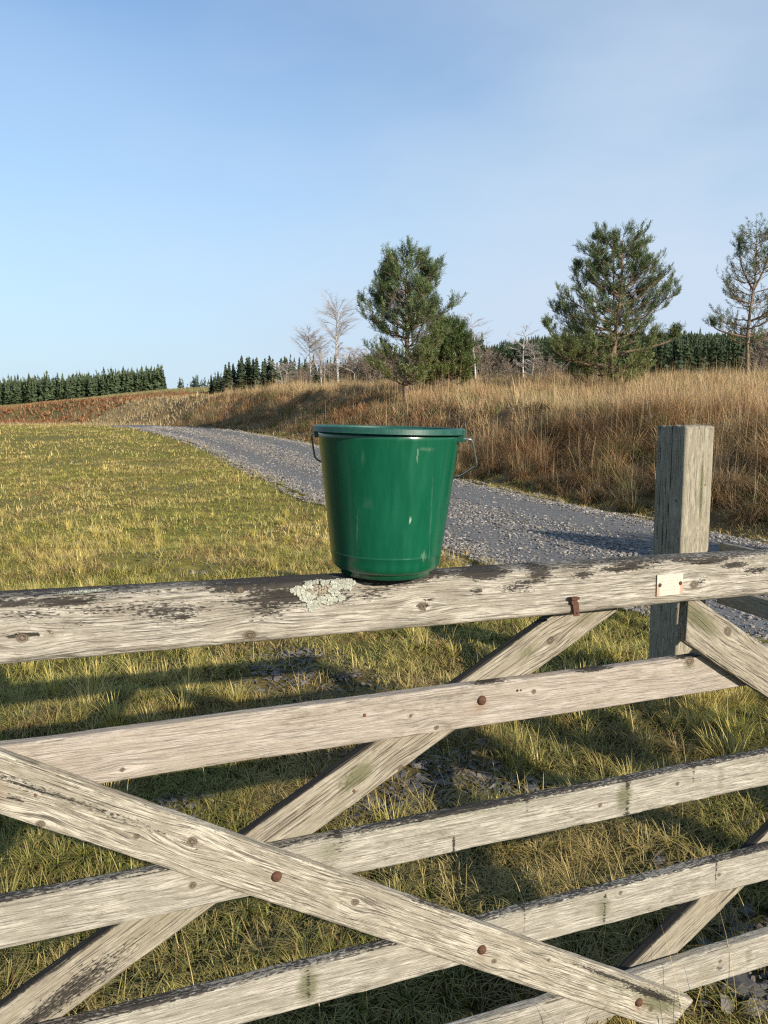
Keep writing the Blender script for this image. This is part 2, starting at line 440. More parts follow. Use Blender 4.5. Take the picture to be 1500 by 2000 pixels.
def build_road():
    s = np.concatenate([np.arange(-12, 30, .12), np.arange(30, 60, .4)])
    q0 = np.linspace(0, 1, 40)
    SS, QQ = np.meshgrid(s, q0, indexing='ij')
    e0 = 3.98 + .48 * (1 - sstep(3, 8, s)) + (fbm(s * .8, 0 * s, 0, 41, 3) - .5) * .35; e1 = 7.85 + (fbm(s * .8, 0 * s + 9, 0, 43, 3) - .5) * .35
    q = e0[:, None] * (1 - QQ) + e1[:, None] * QQ - bend(SS)
    den = QX * QX + QY * QY; den2 = TX * TX + TY * TY
    X = q * QX / den + SS * TX / den2; Y = q * QY / den + SS * TY / den2
    Z = height(X, Y) + .02 + (fbm(X * 6, Y * 6, 0, 3, 2) - .5) * .02
    edge = np.minimum(QQ, 1 - QQ) * 4
    Z = Z - .05 * (1 - sstep(0, .12, edge))
    nr, na = X.shape
    i = np.arange(nr - 1)[:, None] * na; j = np.arange(na - 1)[None]
    F = np.stack([i + j, i + j + 1, i + na + j + 1, i + na + j], -1).reshape(-1, 4)
    o = mesh_np('gravel_track', np.stack([X, Y, Z], -1).reshape(-1, 3), F, M_road, smooth=True, col=np.repeat(np.clip(np.exp(-((QQ - .23) / .11) ** 2) + np.exp(-((QQ - .74) / .11) ** 2) + (fbm(X * 2, Y * 2, 0, 55, 3) - .5), 0, 1).reshape(-1, 1), 3, 1))
    tag(o, 'grey crushed slate track running past the bank and over the rise', 'track', kind='structure')
build_road()

# loose stones
ICO_V = None
def stones(name, P, size, col, mat, flat=.6, seed=1, detail=True):
    r = rg(seed); n = len(P)
    base = np.array([[1, 0, 0], [-1, 0, 0], [0, 1, 0], [0, -1, 0], [0, 0, 1], [0, 0, -1], [.6, .6, .5], [-.6, .55, .45], [-.5, -.6, .5], [.6, -.6, .45]], float)
    # convex hull of a jittered octahedron with four upper corners
    F = np.array([[4, 0, 6], [4, 6, 2], [4, 2, 7], [4, 7, 1], [4, 1, 8], [4, 8, 3], [4, 3, 9], [4, 9, 0], [6, 0, 2], [7, 2, 1], [8, 1, 3], [9, 3, 0], [5, 2, 0], [5, 1, 2], [5, 3, 1], [5, 0, 3]])
    V = base[None] * (1 + r.normal(0, .16, (n, 10, 1))) + r.normal(0, .07, (n, 10, 3))
    V = V * np.stack([np.ones(n), r.uniform(.55, .95, n), r.uniform(.5, 1, n) * flat], -1)[:, None]
    a, b = r.uniform(0, 6.28, n), r.normal(0, .45, n)
    ca, sa, cb, sb = np.cos(a), np.sin(a), np.cos(b), np.sin(b)
    x, y, z = V[..., 0], V[..., 1], V[..., 2]
    y2 = y * cb[:, None] - z * sb[:, None]; z2 = y * sb[:, None] + z * cb[:, None]
    x3 = x * ca[:, None] - y2 * sa[:, None]; y3 = x * sa[:, None] + y2 * ca[:, None]
    V = np.stack([x3, y3, z2], -1) * (size * .5)[:, None, None] + P[:, None]
    FF = (F[None] + (np.arange(n) * 10)[:, None, None]).reshape(-1, 3)
    cc = np.repeat(col[:, None], 10, 1).reshape(-1, 3)
    return mesh_np(name, V.reshape(-1, 3), FF, mat, col=cc)
def road_xy(s, q):
    # exact inverse of (q, s)
    q = q - bend(s)
    A = np.array([[QX, QY], [TX, TY]]); Ai = np.linalg.inv(A)
    return Ai[0, 0] * q + Ai[0, 1] * s, Ai[1, 0] * q + Ai[1, 1] * s
def build_gravel():
    r = rg(5)
    n = 150000
    # density falls with distance: sample in s with s^-1 like law
    s = 3.0 * (15.5 ** r.uniform(0, 1, n)) - 1.0
    s = np.where(r.uniform(size=n) < .06, r.uniform(-3, 5, n), s)
    q = r.uniform(3.7, 8.05, n)
    u = (q - 4.0) / 3.8
    band = .9 * np.exp(-((u - .0) / .10) ** 2) + .9 * np.exp(-((u - 1.0) / .085) ** 2) + .60 * np.exp(-((u - .46) / .14) ** 2) + .025
    band *= .35 + 1.3 * fbm(s * .7, q * 2, 0, 77, 3)
    keep = r.uniform(size=n) < band
    s, q = s[keep], q[keep]
    x, y = road_xy(s, q)
    vis = (y > 1.2) & (np.abs(x) < .72 * y + 1.5) & (q > 3.7 + .48 * (1 - sstep(3, 8, s)))
    x, y, s, q = x[vis], y[vis], s[vis], q[vis]
    d = np.hypot(x, y)
    size = r.gamma(5, .0050, len(x)) * (1 + np.clip(d - 12, 0, 40) * .035) + .012
    P = np.stack([x, y, height(x, y) + .022 + size * .08], -1)
    g = r.uniform(.11, .255, len(x)) * (1 + .5 * (r.uniform(size=len(x)) < .10))
    col = np.stack([g * 1.09, g, g * .88], -1)
    o = stones('loose_gravel', P, size, col, M_stone, .62, 6)
    tag(o, 'loose blue-grey slate gravel lying along the track edges and middle', 'gravel', kind='stuff')
build_gravel()

# ------------------------------------------------------------------ grass
BARE = [(-.56, 4.76, .34), (-.6, 4.35, .30), (-.15, 4.36, .22), (.16, 3.16, .34), (.0, 2.98, .30), (.42, 3.22, .26), (.62, 3.1, .22), (1.02, 1.9, .30), (1.35, 1.95, .35), (-.28, 3.5, .2),
        (-.88, 2.94, .16), (-2.75, 8.1, .45), (-1.95, 7.8, .5), (-6.4, 12.9, .7), (-5.4, 12.2, .5), (-8.9, 20.5, 1.3), (-6.3, 20.4, 1.0), (-2.7, 20.5, .8), (1.2, 2.1, .3), (-4.4, 15, .8), (1.0, 2.5, .2), (-14, 30, 2.0), (-9, 33, 1.8), (1.6, 2.6, .35)]
def bare_mask(x, y):
    m = np.zeros_like(x)
    w = 1 + (fbm(x * 4, y * 4, 0, 61, 3) - .5) * 1.6
    for bx, by, br in BARE:
        m = np.maximum(m, np.clip(1.25 - np.hypot((x - bx), (y - by) * (1.0 if by < 6 else .8)) / br * w, 0, 1))
    return m
STRAW = np.array([.58, .45, .17]); OLIVE = np.array([.285, .265, .042]); GREEN = np.array([.14, .22, .022]); MOSS = np.array([.20, .24, .025]); BROWN = np.array([.27, .175, .075])
def lawn(name, y0, y1, n, L, W, seg, seed, near=False):
    r = rg(seed)
    u = r.uniform(size=n)
    if near: y = y0 + (y1 - y0) * u ** .9
    else: y = np.sqrt(y0 ** 2 + (y1 ** 2 - y0 ** 2) * u)
    x = r.uniform(-1, 1, n) * (.70 * y + .8)
    # pull blades into tufts
    cell = .09 * (1 + y * .05)
    cxi, cyi = np.floor(x / cell), np.floor(y / cell)
    hx = _h(cxi.astype(np.int64), cyi.astype(np.int64), 0, 101); hy = _h(cxi.astype(np.int64), cyi.astype(np.int64), 0, 202); hb = _h(cxi.astype(np.int64), cyi.astype(np.int64), 0, 303)
    tx, ty = (cxi + .2 + .6 * hx) * cell, (cyi + .2 + .6 * hy) * cell
    pull = np.where(hb > .6, .42, .10)
    ox, oy = x - tx, y - ty
    x, y = x - ox * pull, y - oy * pull
    q = qf(x, y)
    bm = bare_mask(x, y)
    dens = .42 + .75 * fbm(x * 1.7, y * 1.7, 0, 71, 3) + .25 * hb
    edge = 3.95 + .48 * (1 - sstep(3, 8, TX * x + TY * y)) + (fbm(x * 2, y * 2, 0, 73, 2) - .5) * .5
    right = (q > 7.95) & (q < 8.9)
    keep = ((q < edge) | right) & (r.uniform(size=n) < dens * (1 - .94 * bm))
    # short worn strip near the gate foot is mossy: leave some gaps
    x, y, ox, oy, hb, hx, q = x[keep], y[keep], ox[keep], oy[keep], hb[keep], hx[keep], q[keep]
    n = len(x); z = height(x, y)
    tuft = hb > .6
    hn = fbm(x * 1.1, y * 1.1, 0, 81, 3)
    dz = fbm(x * .35, y * .35, 0, 83, 2)
    k = np.clip(.33 + 1.7 * (hn - .5) + .9 * (dz - .5) + .30 * (hb - .5) + r.normal(0, .22, n) + .12 * sstep(2.5, 5, y) - .06 * sstep(8, 14, y), 0, 1)[:, None]
    k2 = r.uniform(size=n)[:, None]
    c = GREEN * (1 - k2) + OLIVE * k2
    c = c * (1 - k) + STRAW * k
    c = c * (.80 + .42 * fbm(x * .55, y * .4, 0, 89, 3))[:, None]
    br = (r.uniform(size=n) < .08 + .55 * sstep(.52, .66, fbm(x * 2.3, y * 2.3, 0, 85, 3)))[:, None]
    c = np.where(br, BROWN * 1.1, c)
    c = c * r.uniform(.7, 1.35, (n, 1)) * (.60 + .40 * sstep(2.6, 5.5, y))[:, None]  # near blades darker: mossy tone plus the gate's shade put into the colour
    ln = L * r.gamma(6, 1 / 6, n) * (1 + .55 * tuft) * (.65 + .8 * hn)
    az = np.arctan2(oy, ox) + r.normal(0, .7, n)
    lean = np.abs(r.normal(.35, .35, n)) + .25
    curl = r.uniform(.3, 1.7, n)
    flat = r.uniform(size=n) < .48
    lean = np.where(flat, r.uniform(1.1, 1.5, n), lean)
    P = np.stack([x, y, z + np.where(flat, .01 + .02 * r.uniform(size=n), -.004)], -1)
    tip = c * .4 + STRAW * .6
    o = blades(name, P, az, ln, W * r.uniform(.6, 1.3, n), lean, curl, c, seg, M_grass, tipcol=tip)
    return o
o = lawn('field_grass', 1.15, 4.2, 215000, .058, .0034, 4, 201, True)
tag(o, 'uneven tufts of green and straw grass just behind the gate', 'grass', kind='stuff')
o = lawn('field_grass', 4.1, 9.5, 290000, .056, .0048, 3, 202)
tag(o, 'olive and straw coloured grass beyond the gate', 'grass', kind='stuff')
o = lawn('field_grass', 9.3, 22, 290000, .058, .010, 2, 203)
tag(o, 'sunlit yellow-green pasture left of the gravel track', 'grass', kind='stuff')
o = lawn('field_grass', 21.5, 52, 215000, .075, .022, 2, 204)
tag(o, 'far part of the pasture up to its skyline', 'grass', kind='stuff')

def tussocks():
    r = rg(261); m = 420
    y = 2.6 + 9 * r.uniform(size=m) ** 1.1; x = r.uniform(-1, 1, m) * (.60 * y + .6); q = qf(x, y)
    k = (q < 3.75) & (bare_mask(x, y) < .35) & (fbm(x * .9, y * .9, 0, 87, 2) > .40); x, y = x[k], y[k]
    ex = np.array([1.25, 1.5, 1.1, 1.75, 1.95, 1.62, .25, -1.35, -1.6, -1.1, .62, -.75]); ey = np.array([4.9, 4.7, 5.2, 3.9, 4.0, 3.3, 5.3, 3.6, 3.9, 3.9, 3.35, 2.2])
    x = np.concatenate([x, ex]); y = np.concatenate([y, ey]); m = len(x)
    sz = np.concatenate([r.uniform(.5, 1.1, m - 12), np.full(12, 1.35)])
    nb = 70; i = np.repeat(np.arange(m), nb); n = len(i)
    a = r.uniform(0, 6.28, n); rad = .06 * np.sqrt(r.uniform(size=n)) * sz[i]
    px_, py_ = x[i] + rad * np.cos(a), y[i] + rad * np.sin(a)
    base = r.uniform(0, .75, (m, 1)); c = (STRAW * 1.15 * base + (OLIVE * 1.15) * (1 - base))[i] * r.uniform(.7, 1.3, (n, 1))
    P = np.stack([px_, py_, height(px_, py_)], -1)
    o = blades('straw_tussocks', P, a + r.normal(0, .4, n), r.uniform(.09, .17, m)[i] * sz[i] * r.gamma(8, 1 / 8, n), .0028 * (1 + .10 * y[i]) * r.uniform(.7, 1.2, n), np.abs(r.normal(.25, .2, n)), r.uniform(.5, 1.6, n), c, 5, M_grass, tipcol=c * .3 + STRAW * .8)
    tag(o, 'pale straw tussocks standing above the shorter grass', 'grass', kind='stuff')
    n = 260; y = 1.6 + 4.5 * r.uniform(size=n); x = r.uniform(-1, 1, n) * (.60 * y + .6); k = (qf(x, y) < 3.8); x, y = x[k], y[k]; n = len(x)
    P = np.stack([x, y, height(x, y)], -1)
    o = blades('seed_stalks', P, r.uniform(0, 6.28, n), r.uniform(.16, .38, n), r.uniform(.0016, .0028, n), np.abs(r.normal(.2, .3, n)), r.uniform(.1, .9, n), STRAW * r.uniform(.8, 1.3, (n, 1)), 6, M_grass)
    tag(o, 'single long dry stalks standing in the grass near the gate', 'grass', kind='stuff')
tussocks()

# mossy cushions between the blades
def moss():
    r = rg(301); n = 110000
    y = 1.2 + 6.5 * r.uniform(size=n) ** .8; x = r.uniform(-1, 1, n) * (.62 * y + .7)
    q = qf(x, y)
    m = fbm(x * 1.3, y * 1.3, 0, 91, 3)
    keep = (q < 3.8) & (m > .43) & (bare_mask(x, y) < .5)
    x, y, m = x[keep], y[keep], m[keep]; n = len(x)
    c = np.where(r.uniform(size=(n, 1)) < .75, MOSS, np.array([.14, .07, .03])) * r.uniform(.3, .85, (n, 1))
    P = np.stack([x, y, height(x, y) - .003], -1)
    o = blades('moss', P, r.uniform(0, 6.28, n), r.uniform(.015, .05, n), r.uniform(.006, .012, n), np.abs(r.normal(.2, .4, n)), r.uniform(0, 1, n), c, 2, M_grass)
    tag(o, 'low green and reddish moss between the grass tufts', 'moss', kind='stuff')
moss()

# slate chips in the bare patches
def chips():
    r = rg(401); xs, ys = [], []
    for i, (bx, by, br) in enumerate(BARE):
        near = by < 6
        m = int((380 if near else 40) * (br / .3) ** (2 if near else 1))
        a = r.uniform(0, 6.28, m); rad = br * 1.1 * np.sqrt(r.uniform(size=m))
        xs.append(bx + rad * np.cos(a)); ys.append(by + rad * np.sin(a))
    x = np.concatenate(xs); y = np.concatenate(ys)
    k = (bare_mask(x, y) > r.uniform(.1, .8, len(x))); x, y = x[k], y[k]
    size = r.gamma(2.4, .0085, len(x)) + .005 + .0012 * y
    size = np.minimum(size, .085 + .002 * y)
    P = np.stack([x, y, height(x, y) + size * .07 + .003], -1)
    g = r.uniform(.05, .15, len(x)); w = r.uniform(0, 1, (len(x), 1))
    col = np.stack([g * 1.08, g, g * .92], -1) * (1 - w * .5) + np.stack([g * 1.15, g, g * .8], -1) * w * .5
    o = stones('slate_rubble', P, size, col, M_stone, .30, 402)
    tag(o, 'broken dark slate chips showing through the grass', 'rubble', kind='stuff')
chips()

# moor grass: bank, plateau and the pale band beyond the pasture
def moor(name, label, y0, y1, nt, nb, L, W, seg, seed, qmin=8.55, qmax=60, maxr=.25, col=None, bankonly=False):
    r = rg(seed)
    y = np.sqrt(y0 ** 2 + (y1 ** 2 - y0 ** 2) * r.uniform(size=nt * 3)); x = r.uniform(-1, 1, nt * 3) * (.70 * y + 1.5)
    q = qf(x, y)
    k = (q > qmin + (fbm(x, y, 0, 15, 2) - .5) * .6) & (q < qmax); x, y = x[k][:nt], y[k][:nt]; nt = len(x)
    q = qf(x, y)
    slope = (1 - sstep(10.6, 12.6, q))                   # 1 on the bank face, 0 on top
    hue = fbm(x * .55, y * .55, 0, 25, 3); hue2 = fbm(x * .18, y * .18, 0, 27, 2)
    tsz = r.uniform(.45, 1.55, nt) * (.6 + .8 * fbm(x * .8, y * .8, 0, 29, 2)) * (1 - .55 * np.exp(-((q - 8.7) / .45) ** 2))
    straw = np.array([.52, .395, .215]); tan = np.array([.47, .30, .15]); rust = np.array([.34, .17, .08]); grn = np.array([.13, .15, .05])
    a = np.clip(.55 + 1.6 * (hue - .5) + r.normal(0, .22, nt), 0, 1)[:, None]
    tc_ = tan * (1 - a) + straw * a
    rb = (np.clip(.12 + .55 * slope + 1.3 * (hue2 - .5) + r.normal(0, .28, nt), 0, .95))[:, None]
    tc_ = (tc_ * (1 - rb) + rust * rb) * r.uniform(.65, 1.3, (nt, 1))
    gg = (r.uniform(size=nt) < .10 + .12 * slope)[:, None]
    tc_ = np.where(gg, grn * r.uniform(.8, 1.5, (nt, 1)), tc_)
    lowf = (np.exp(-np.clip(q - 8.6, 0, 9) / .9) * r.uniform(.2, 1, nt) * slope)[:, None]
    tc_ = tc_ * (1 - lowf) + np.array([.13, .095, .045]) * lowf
    if col is not None: tc_ = np.array(col) * r.uniform(.75, 1.2, (nt, 1))
    # comb direction: tussocks on the face hang down towards the track
    ang0 = np.arctan2(-QY, -QX) + r.normal(0, .8, nt)
    idx = np.repeat(np.arange(nt), nb); n = len(idx)
    rad = maxr * np.sqrt(r.uniform(size=n)) * tsz[idx]; pa = r.uniform(0, 6.28, n)
    bx, by = x[idx] + rad * np.cos(pa), y[idx] + rad * np.sin(pa)
    az = np.where(r.uniform(size=n) < .12 + .10 * slope[idx], ang0[idx] + r.normal(0, .5, n), pa + r.normal(0, .5, n))
    ln = L * tsz[idx] * r.gamma(9, 1 / 9, n)
    lean = np.abs(r.normal(.30, .28, n)) + .10 * slope[idx]
    curl = r.uniform(.7, 2.3, n) * (.7 + .5 * slope[idx])
    up = r.uniform(size=n) < .045 * (1 - slope[idx]) + .02       # upright seed stalks
    lean = np.where(up, np.abs(r.normal(0, .08, n)), lean); curl = np.where(up, r.uniform(0, .4, n), curl); ln = np.where(up, ln * r.uniform(1.1, 1.6, n), ln)
    c = tc_[idx] * r.uniform(.65, 1.3, (n, 1)); c = np.where(up[:, None], straw * 1.05, c)
    P = np.stack([bx, by, height(bx, by) - .02], -1)
    o = blades(name, P, az, ln, W * r.uniform(.6, 1.3, n) * np.where(up, .6, 1), lean, curl, c, seg, M_moor, tipcol=c * .7 + straw * .3)
    tag(o, label, 'grass', kind='stuff'); return o
moor('moor_grass', 'rust and straw arching tussocks covering the bank beside the track', 6.5, 20, 1050, 200, .50, .0080, 5, 501, 8.5, 14.0, .13)
moor('moor_grass', 'straw coloured moor grass on the flat top of the bank', 9, 24, 1500, 110, .30, .008, 4, 502, 12.2, 40, .20)
moor('moor_grass', 'far brown moor grass along the bank as it recedes', 19, 50, 6000, 52, .40, .014, 4, 503, 8.5, 60, .26)
moor('verge_grass', 'short yellowed grass verge between track and bank', 6, 40, 1500, 40, .13, .009, 3, 505, 7.85, 8.7, .22, (.36, .30, .11))
# pale band and hill grass
def hill_cover():
    r = rg(601); n = 260000
    y = r.uniform(50, 165, n) ; x = r.uniform(-1, 1, n) * (.74 * y)
    q = qf(x, y)
    lat = x / y
    m = fbm(x * .06, y * .05, 0, 95, 4)
    brk = (y > 64) & (y < 150) & (m + .20 * sstep(-.20, -.40, lat) - .24 * np.abs(y - 92) / 50 > .52)
    keep = (lat < .05)
    x, y, m, brk = x[keep], y[keep], m[keep], brk[keep]; n = len(x)
    straw = np.array([.38, .29, .15]); ol = np.array([.22, .20, .085]); rust = np.array([.25, .125, .062])
    t = sstep(74, 60, y)[:, None]
    c = ol * (1 - t) + straw * .85 * t
    mix = r.uniform(size=(n, 1)); c = c * (.7 + .6 * mix)
    c = np.where((r.uniform(size=(n, 1)) < .30) & (t < .5), np.array([.27, .20, .10]), c)
    brk = brk & (r.uniform(size=n) < .85)
    c = np.where(brk[:, None], rust * r.uniform(.6, 1.5, (n, 1)), c)
    ln = np.where(brk, .40, .30) * r.uniform(.6, 1.3, n); w = np.where(brk, .12, .07) * r.uniform(.6, 1.3, n)
    P = np.stack([x, y, height(x, y) - .03], -1)
    o = blades('hill_grass', P[~brk], r.uniform(0, 6.28, (~brk).sum()), ln[~brk], w[~brk], np.abs(r.normal(.2, .3, (~brk).sum())), r.uniform(0, 1.2, (~brk).sum()), c[~brk], 2, M_moor)
    tag(o, 'rough olive and straw grass on the far hillside', 'grass', kind='stuff')
    k = brk; o = blades('bracken', P[k], r.uniform(0, 6.28, k.sum()), ln[k], w[k], np.abs(r.normal(.5, .4, k.sum())), r.uniform(.3, 1.5, k.sum()), c[k], 2, M_fern)
    tag(o, 'rust red dead bracken on the far hillside', 'bracken', kind='stuff')
hill_cover()

# ------------------------------------------------------------------ conifers
def spruce_np(H, Rb, seed, layers=16, per=11, color=(.042, .055, .040)):
    r = rg(seed); V, F, C = [], [], []
    for i in range(layers):
        t = i / layers; z = H * (.04 + .96 * t); rad = Rb * (1 - t) ** .85 * r.uniform(.75, 1.2) + .05
        for j in range(per):
            a = 6.283 * (j + r.uniform(-.4, .4)) / per + i * 1.3; rr = rad * r.uniform(.55, 1.25); z = H * (.04 + .96 * (i + r.uniform(-.6, .6)) / layers) if i else H * .04; dz = -rr * r.uniform(.15, .5) + H / layers * .3
            w = .30 * rr + .10 * H / layers
            d = np.array([math.cos(a), math.sin(a), 0]); s = np.array([-d[1], d[0], 0])
            b = len(V)
            V += [np.array([0, 0, z + H / layers * .8]), d * rr * .6 + s * w + [0, 0, z + dz * .4], d * rr + [0, 0, z + dz], d * rr * .6 - s * w + [0, 0, z + dz * .4], d * rr * .5 + [0, 0, z + dz * .4 - H / layers * .5]]
            F += [[b, b + 1, b + 2], [b, b + 2, b + 3], [b + 1, b + 4, b + 2], [b + 3, b + 2, b + 4]]
            k = r.uniform(.65, 1.4); C += [np.array(color) * k] * 5
    b = len(V); V += [np.array([.04, 0, H * .9]), np.array([-.04, .03, H * .9]), np.array([0, 0, H * 1.05])]; F.append([b, b + 1, b + 2]); C += [np.array(color)] * 3
    return np.array(V), np.array(F), np.array(C)
def far_spruce(seed, nb=60, color=(.042, .055, .040)):
    r = rg(seed); t = np.sort(r.uniform(0, 1, nb)) ** 1.15; a = r.uniform(0, 6.283, nb)
    Rb = r.uniform(.16, .23); rad = (Rb * (1 - t) ** .8 + .012) * r.uniform(.6, 1.2, nb); z = .03 + .95 * t; w = .35 * rad + .012; dz = -rad * r.uniform(.1, .7, nb)
    d = np.stack([np.cos(a), np.sin(a), 0 * a], -1); s_ = np.stack([-d[:, 1], d[:, 0], 0 * a], -1); up = np.array([0, 0, 1.0])
    V = np.stack([up * (z + .035)[:, None], d * (rad * .6)[:, None] + s_ * w[:, None] + up * (z + dz * .4)[:, None], d * rad[:, None] + up * (z + dz)[:, None], d * (rad * .6)[:, None] - s_ * w[:, None] + up * (z + dz * .4)[:, None], d * (rad * .4)[:, None] + up * (z - .05)[:, None]], 1).reshape(-1, 3)
    b = np.arange(nb)[:, None, None] * 5; F = (b + np.array([[0, 1, 2], [0, 2, 3], [1, 4, 2], [3, 2, 4]])[None]).reshape(-1, 3)
    C = np.repeat(np.array(color) * r.uniform(.72, 1.3, (nb, 1)), 5, 0)
    V = np.concatenate([V, [[.008, 0, .93], [-.008, .006, .93], [0, 0, 1.05]]]); F = np.concatenate([F, [[nb * 5, nb * 5 + 1, nb * 5 + 2]]]); C = np.concatenate([C, np.tile(color, (3, 1))])
    return V, F, C
PROTO = [far_spruce(700 + i) for i in range(10)]
def forest(name, label, X, Y, Hh, seed, tint):
    r = rg(seed); Vs, Fs, Cs = [], [], []; b = 0
    Z = height(X, Y)
    for i in range(len(X)):
        V, F, C = PROTO[r.integers(10)]
        a = r.uniform(0, 6.28); ca, sa = math.cos(a), math.sin(a); h = Hh[i]
        v = V * h; v = np.stack([v[:, 0] * ca - v[:, 1] * sa + X[i], v[:, 0] * sa + v[:, 1] * ca + Y[i], v[:, 2] + Z[i] - .3], -1)
        Vs.append(v); Fs.append(F + b); Cs.append(C * np.array(tint) * r.uniform(.88, 1.12)); b += len(v)
    o = mesh_np(name, np.concatenate(Vs), np.concatenate(Fs), M_needle, col=np.concatenate(Cs))
    tag(o, label, 'wood', kind='stuff')
r = rg(801)
n = 3000; lat = r.uniform(-.72, -.292, n); Y = r.uniform(184, 215, n)
forest('conifer_wood', 'dark conifer wood along the skyline of the left hill', lat * Y, Y, 6.9 + .9 * r.normal(size=n), 802, (1.75, 1.8, 1.25))
n = 12000; lat = r.uniform(.06, .75, n); Y = np.sqrt(r.uniform(135 ** 2, 425 ** 2, n)); k = lat > .06 + (Y < 190) * .12
forest('hillside_plantation', 'conifer plantation covering the far hill behind the pines', (lat * Y)[k], Y[k], (6.6 + .6 * r.normal(size=n))[k], 803, (1.35, 1.45, 1.0))
n = 420; Y = r.uniform(130, 175, n); lat = r.uniform(-.125, .13, n)
forest('conifer_belt', 'dark belt of conifers behind the bare birches', lat * Y, Y, 5.8 + 1.0 * r.normal(size=n) + lat * 14, 804, (1.3, 1.3, .95))
# small distant notch trees
n = 40; Y = r.uniform(230, 250, n); lat = r.uniform(-.275, -.20, n)
forest('distant_conifers', 'faint distant conifers in the dip of the skyline', lat * Y, Y, 6.6 + .8 * r.normal(size=n), 805, (2.0, 2.0, 2.1))

# the spruce clump in the dip: single trees
def spruce_thing(name, loc, H, Rb, seed, label, group, proto=None):
    t = empty(name, loc); tag(t, label, 'tree', group)
    V, F, C = spruce_np(H, Rb, seed, 17, 12)
    mesh_np('crown', V, F, M_needle, t, col=C * np.array([1.25, 1.25, .95]))
    V, F = tubes([([[0, 0, -.3], [0, 0, H * .5], [0, 0, H * .98]], [.13, .08, .01])], 6)
    mesh_np('trunk', V, F, M_bark, t)
    return t
ORD = 'first second third fourth fifth sixth seventh eighth ninth tenth eleventh twelfth thirteenth fourteenth fifteenth sixteenth seventeenth eighteenth nineteenth twentieth twenty-first twenty-second'.split()
sp_protos = []
spr = rg(811)
for i in range(22):
    lat = -.229 + .108 * i / 21 + spr.normal(0, .0015); Y = 108 + spr.uniform(0, 9)
    Hh = 2.9 + 2.6 * min(1, (i + 1) / 9.0) + spr.uniform(-.5, .6)
    x = lat * Y; z = float(height(x, Y))
    lab = ORD[i] + ' spruce from the left end of the dark clump beside the birches'
    if i < 3:
        t = spruce_thing('spruce_tree', (x, Y, z), Hh, Hh * .24, 820 + i, lab, 'spruces in the clump left of the birches'); sp_protos.append((t, Hh))
    else:
        src, h0 = sp_protos[i % 3]; t = src.copy(); COL.objects.link(t); t['label'] = lab
        t.location = (x, Y, z); t.rotation_euler.z = spr.uniform(0, 6.28); f = Hh / h0; t.scale = (f, f, f)
        for ch in list(src.children):
            c = ch.copy(); COL.objects.link(c); c.parent = t

